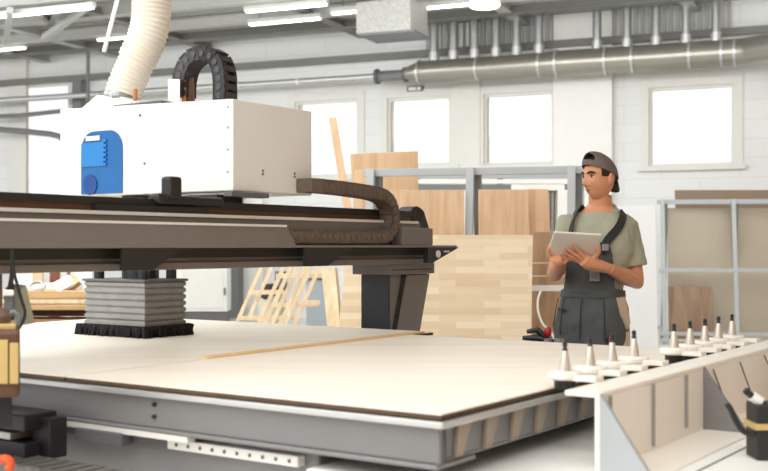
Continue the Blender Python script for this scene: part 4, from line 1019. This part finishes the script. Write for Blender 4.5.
ts.tube([wp(-.10, .065, 1.445), SH_R+V3((.012, 0, .005)), SH_R.lerp(EL_R, .4), SH_R.lerp(EL_R, .72)], [.062, .070, .066, .066], 18)
tso = remesh(ts, 'tshirt', shirt_m, worker, .006, 4, wr_f(.006, 17))
nk = MB(); rk_ = tilt(ring(wp(.0225, .034, 1.530), .082, .074, TY, 28)); nk.tube(rk_+[rk_[0]], .007, 8)
nk.build('collar', shirt_m, tso, smooth=True)
# overalls: legs, seat, waist and bib
ov = MB()
ov.loft([ring(wp(x, y, z), a+.030, b_+.030, TY, 28, p=2.4) for x, y, z, a, b_ in SP[0:3]]+[ring(wp(-.017, .034, 1.06), .168, .130, TY, 28, p=2.4), ring(wp(-.015, .03, 1.10), .160, .122, TY, 28, p=2.4)])
for hx_, hy_ in HIPS: ov.tube([wp(hx_*.95, hy_, .92), wp(hx_, hy_, .80), wp(hx_*1.1, hy_-.01, .48), wp(hx_*1.15, hy_+.01, .12), wp(hx_*1.15, hy_+.01, .07)], [.098, .102, .082, .076, .080], 18)
def torso_front(s, z, off):           # a point on the chest/back surface, s = angle from the front
    for i in range(len(SP)-1):
        if SP[i][2] <= z <= SP[i+1][2]:
            t_ = (z-SP[i][2])/(SP[i+1][2]-SP[i][2]); x, y, _, a, b_ = [SP[i][k]*(1-t_)+SP[i+1][k]*t_ for k in range(5)]; break
    a += off; b_ += off; q = -math.pi/2+s; ca, sa = math.cos(q), math.sin(q); e = 2/2.3
    X = a*abs(ca)**e*(1 if ca >= 0 else -1); Y = b_*abs(sa)**e*(1 if sa >= 0 else -1)
    return wp(x+X*math.cos(TY)-Y*math.sin(TY), y+X*math.sin(TY)+Y*math.cos(TY), z)
def patch(mb, s0, s1, z0, z1, off, th, n=14, m=10, taper=0.):
    for i in range(n):
        for j in range(m):
            za, zb = z0+(z1-z0)*j/m, z0+(z1-z0)*(j+1)/m
            def S(k, z): 
                f_ = 1-taper*(z-z0)/(z1-z0); mid = (s0+s1)/2; return mid+(s0+(s1-s0)*k/n-mid)*f_
            q_ = [(S(i, za), za), (S(i+1, za), za), (S(i+1, zb), zb), (S(i, zb), zb)]
            mb.hexa([torso_front(s, z, off) for s, z in q_]+[torso_front(s, z, off+th) for s, z in q_])
    return mb
patch(ov, -1.05, 1.0, 1.08, 1.33, .018, .010, taper=.48)
patch(ov, 2.1, 4.2, 1.08, 1.30, .016, .010, taper=.5)
ovo = remesh(ov, 'overalls', over_m, worker, .006, 3, wr_f(.011, 11))
patch(MB(), -1.9, 1.9, 1.06, 1.095, .024, .004, 30, 2).build('waistband', over_m, ovo)
patch(MB(), -.42, .30, 1.14, 1.25, .030, .005).build('bib_pocket', over_m, ovo, bevel=.002)
for s0, s1, z0, z1 in ((-.05, -.03, .84, 1.055), (-.62, -.60, .86, 1.05), (.52, .54, .86, 1.05), (-1.02, -1.0, .9, 1.05)): patch(MB(), s0, s1, z0, z1, .037, .004, 1, 10).build('seam', strap_m, ovo)
patch(MB(), -.85, -.45, .99, 1.0, .037, .004, 8, 1).build('seam', strap_m, ovo)
pk = MB(); 
for (q_) in ([(.085, -.125, 1.06), (.135, -.085, 1.065), (.165, -.065, .93), (.145, -.105, .89), (.108, -.13, .97)],):
    pk.prism([wp(*v) for v in q_], V3((-.012, .03, 0)))
pk.build('tan_pocket', patch_m, ovo, bevel=.004)['label'] = 'tan hip pocket patch'
MB().prism([wp(.100, -.10, .88), wp(.165, -.055, .88), wp(.170, -.055, .72), wp(.105, -.10, .72)], V3((-.012, .035, 0))).build('tan_pocket', patch_m, ovo, bevel=.004)
# straps over the shoulders with buckles
def strap(s_pts):
    mb = MB(); P0 = [torso_front(s, z, .024) for s, z in s_pts]
    return P0
for sgn, pts_ in ((1, [(.24, 1.29), (.38, 1.36), (.64, 1.42), (.88, 1.47)]), (-1, [(-.48, 1.29), (-.50, 1.36), (-.52, 1.42), (-.60, 1.475)])):
    P0 = [torso_front(s, z, .036) for s, z in pts_]
    top = wp(.022+(.130 if sgn > 0 else -.108)*math.cos(TY), .035+(.130 if sgn > 0 else -.108)*math.sin(TY), 1.538 if sgn < 0 else 1.508); back = [torso_front(math.pi-sgn*.55, 1.42, .026), torso_front(math.pi-sgn*.35, 1.30, .028)]
    Pp = cr(P0+[top]+back, 4); mb = MB(); hw = .022
    L0 = []
    for i, p in enumerate(Pp):
        d = (Pp[min(i+1, len(Pp)-1)]-Pp[max(i-1, 0)]).normalized(); out = (p-wp(.02, .035, min(p.z, 1.40))); out -= d*out.dot(d); out.normalize()
        sd = d.cross(out).normalized(); L0.append([p-sd*hw-out*.003, p+sd*hw-out*.003, p+sd*hw+out*.003, p-sd*hw+out*.003])
    so2 = mb.loft(L0).build('strap', strap_m, ovo, smooth=False)
    c_ = P0[0].lerp(P0[1], .55); out = (c_-wp(.02, .035, c_.z)).normalized(); sd = V3((0, 0, 1)).cross(out).normalized()
    MB().hexa([c_-sd*.024+V3((0,0,-.022))+out*k_ for k_ in (0,)]+[c_+sd*.024+V3((0,0,-.022)), c_+sd*.024+V3((0,0,-.022))+out*.012, c_-sd*.024+V3((0,0,-.022))+out*.012,
                c_-sd*.024+V3((0,0,.022)), c_+sd*.024+V3((0,0,.022)), c_+sd*.024+V3((0,0,.022))+out*.012, c_-sd*.024+V3((0,0,.022))+out*.012]).build('buckle', strap_m, so2, bevel=.004)
# badge on the bib and red tag
cb_ = torso_front(.14, 1.225, .036)
MB().tube([torso_front(.14, 1.275, .032), cb_], .0035, 6).build('badge_clip', steel, ovo)
Fb = Frame(cb_, (1, .0, 0), (0, 1, 0))
bd_ = MB().box(Frame((cb_.x, cb_.y, 0), V3((math.cos(TY), math.sin(TY), 0)), V3((-math.sin(TY), math.cos(TY), 0))), -.027, .027, -.006, .0, 1.145, 1.222).build('badge', mat('badge_plastic', (128, 130, 128), .25), ovo, bevel=.004)
MB().box(Frame((cb_.x, cb_.y, 0), V3((math.cos(TY), math.sin(TY), 0)), V3((-math.sin(TY), math.cos(TY), 0))), -.02, .02, -.008, -.006, 1.16, 1.195).build('badge_insert', dark_grey, bd_)
ct = torso_front(-.42, 1.272, .034)
MB().ell(ct, (.013, .006, .011)).build('red_pin', red_plastic, ovo, smooth=True)
MB().box(Frame((torso_front(.32, 1.325, .046).x, torso_front(.32, 1.325, .046).y, 0), (1, .3, 0), (-.3, 1, 0)), -.018, .018, -.01, .0, 1.305, 1.34).build('strap_tag', mat('grey_tag', (150, 156, 160), .5), ovo, bevel=.003)
# shoes
for hx_, hy_ in HIPS:
    sb = MB(); x = hx_*1.17
    for (y, zc_, rx, rz) in ((.11, .05, .035, .045),): pass
    sb.loft([[wp(x+rx*math.cos(q), y, max(.004, zc_+rz*math.sin(q))) for q in [2*math.pi*k/16 for k in range(16)]] for y, zc_, rx, rz in ((.115, .05, .025, .04), (.09, .055, .042, .055), (.03, .06, .046, .06), (-.06, .045, .05, .045), (-.13, .035, .045, .032), (-.155, .03, .025, .022))])
    remesh(sb, 'shoe', black_steel, worker, .006, 3)
# tablet held in both hands
tb = empty('tablet', TC)
def tbox(a0, a1, b0, b1, c0, c1): return MB().hexa([tp(a0,b0,c0),tp(a1,b0,c0),tp(a1,b1,c0),tp(a0,b1,c0),tp(a0,b0,c1),tp(a1,b0,c1),tp(a1,b1,c1),tp(a0,b1,c1)])
tbox(-.120, .120, -.092, .092, -.004, .008).build('back_shell', mat('tablet_shell', (240, 234, 224), .35, metal=.0, var=.02), tb, bevel=.006, seg=3)
tbox(-.114, .114, -.086, .086, -.0055, -.004).build('screen', black, tb)
tag(tb, 'pale tablet computer held by the worker in both hands', 'tablet')
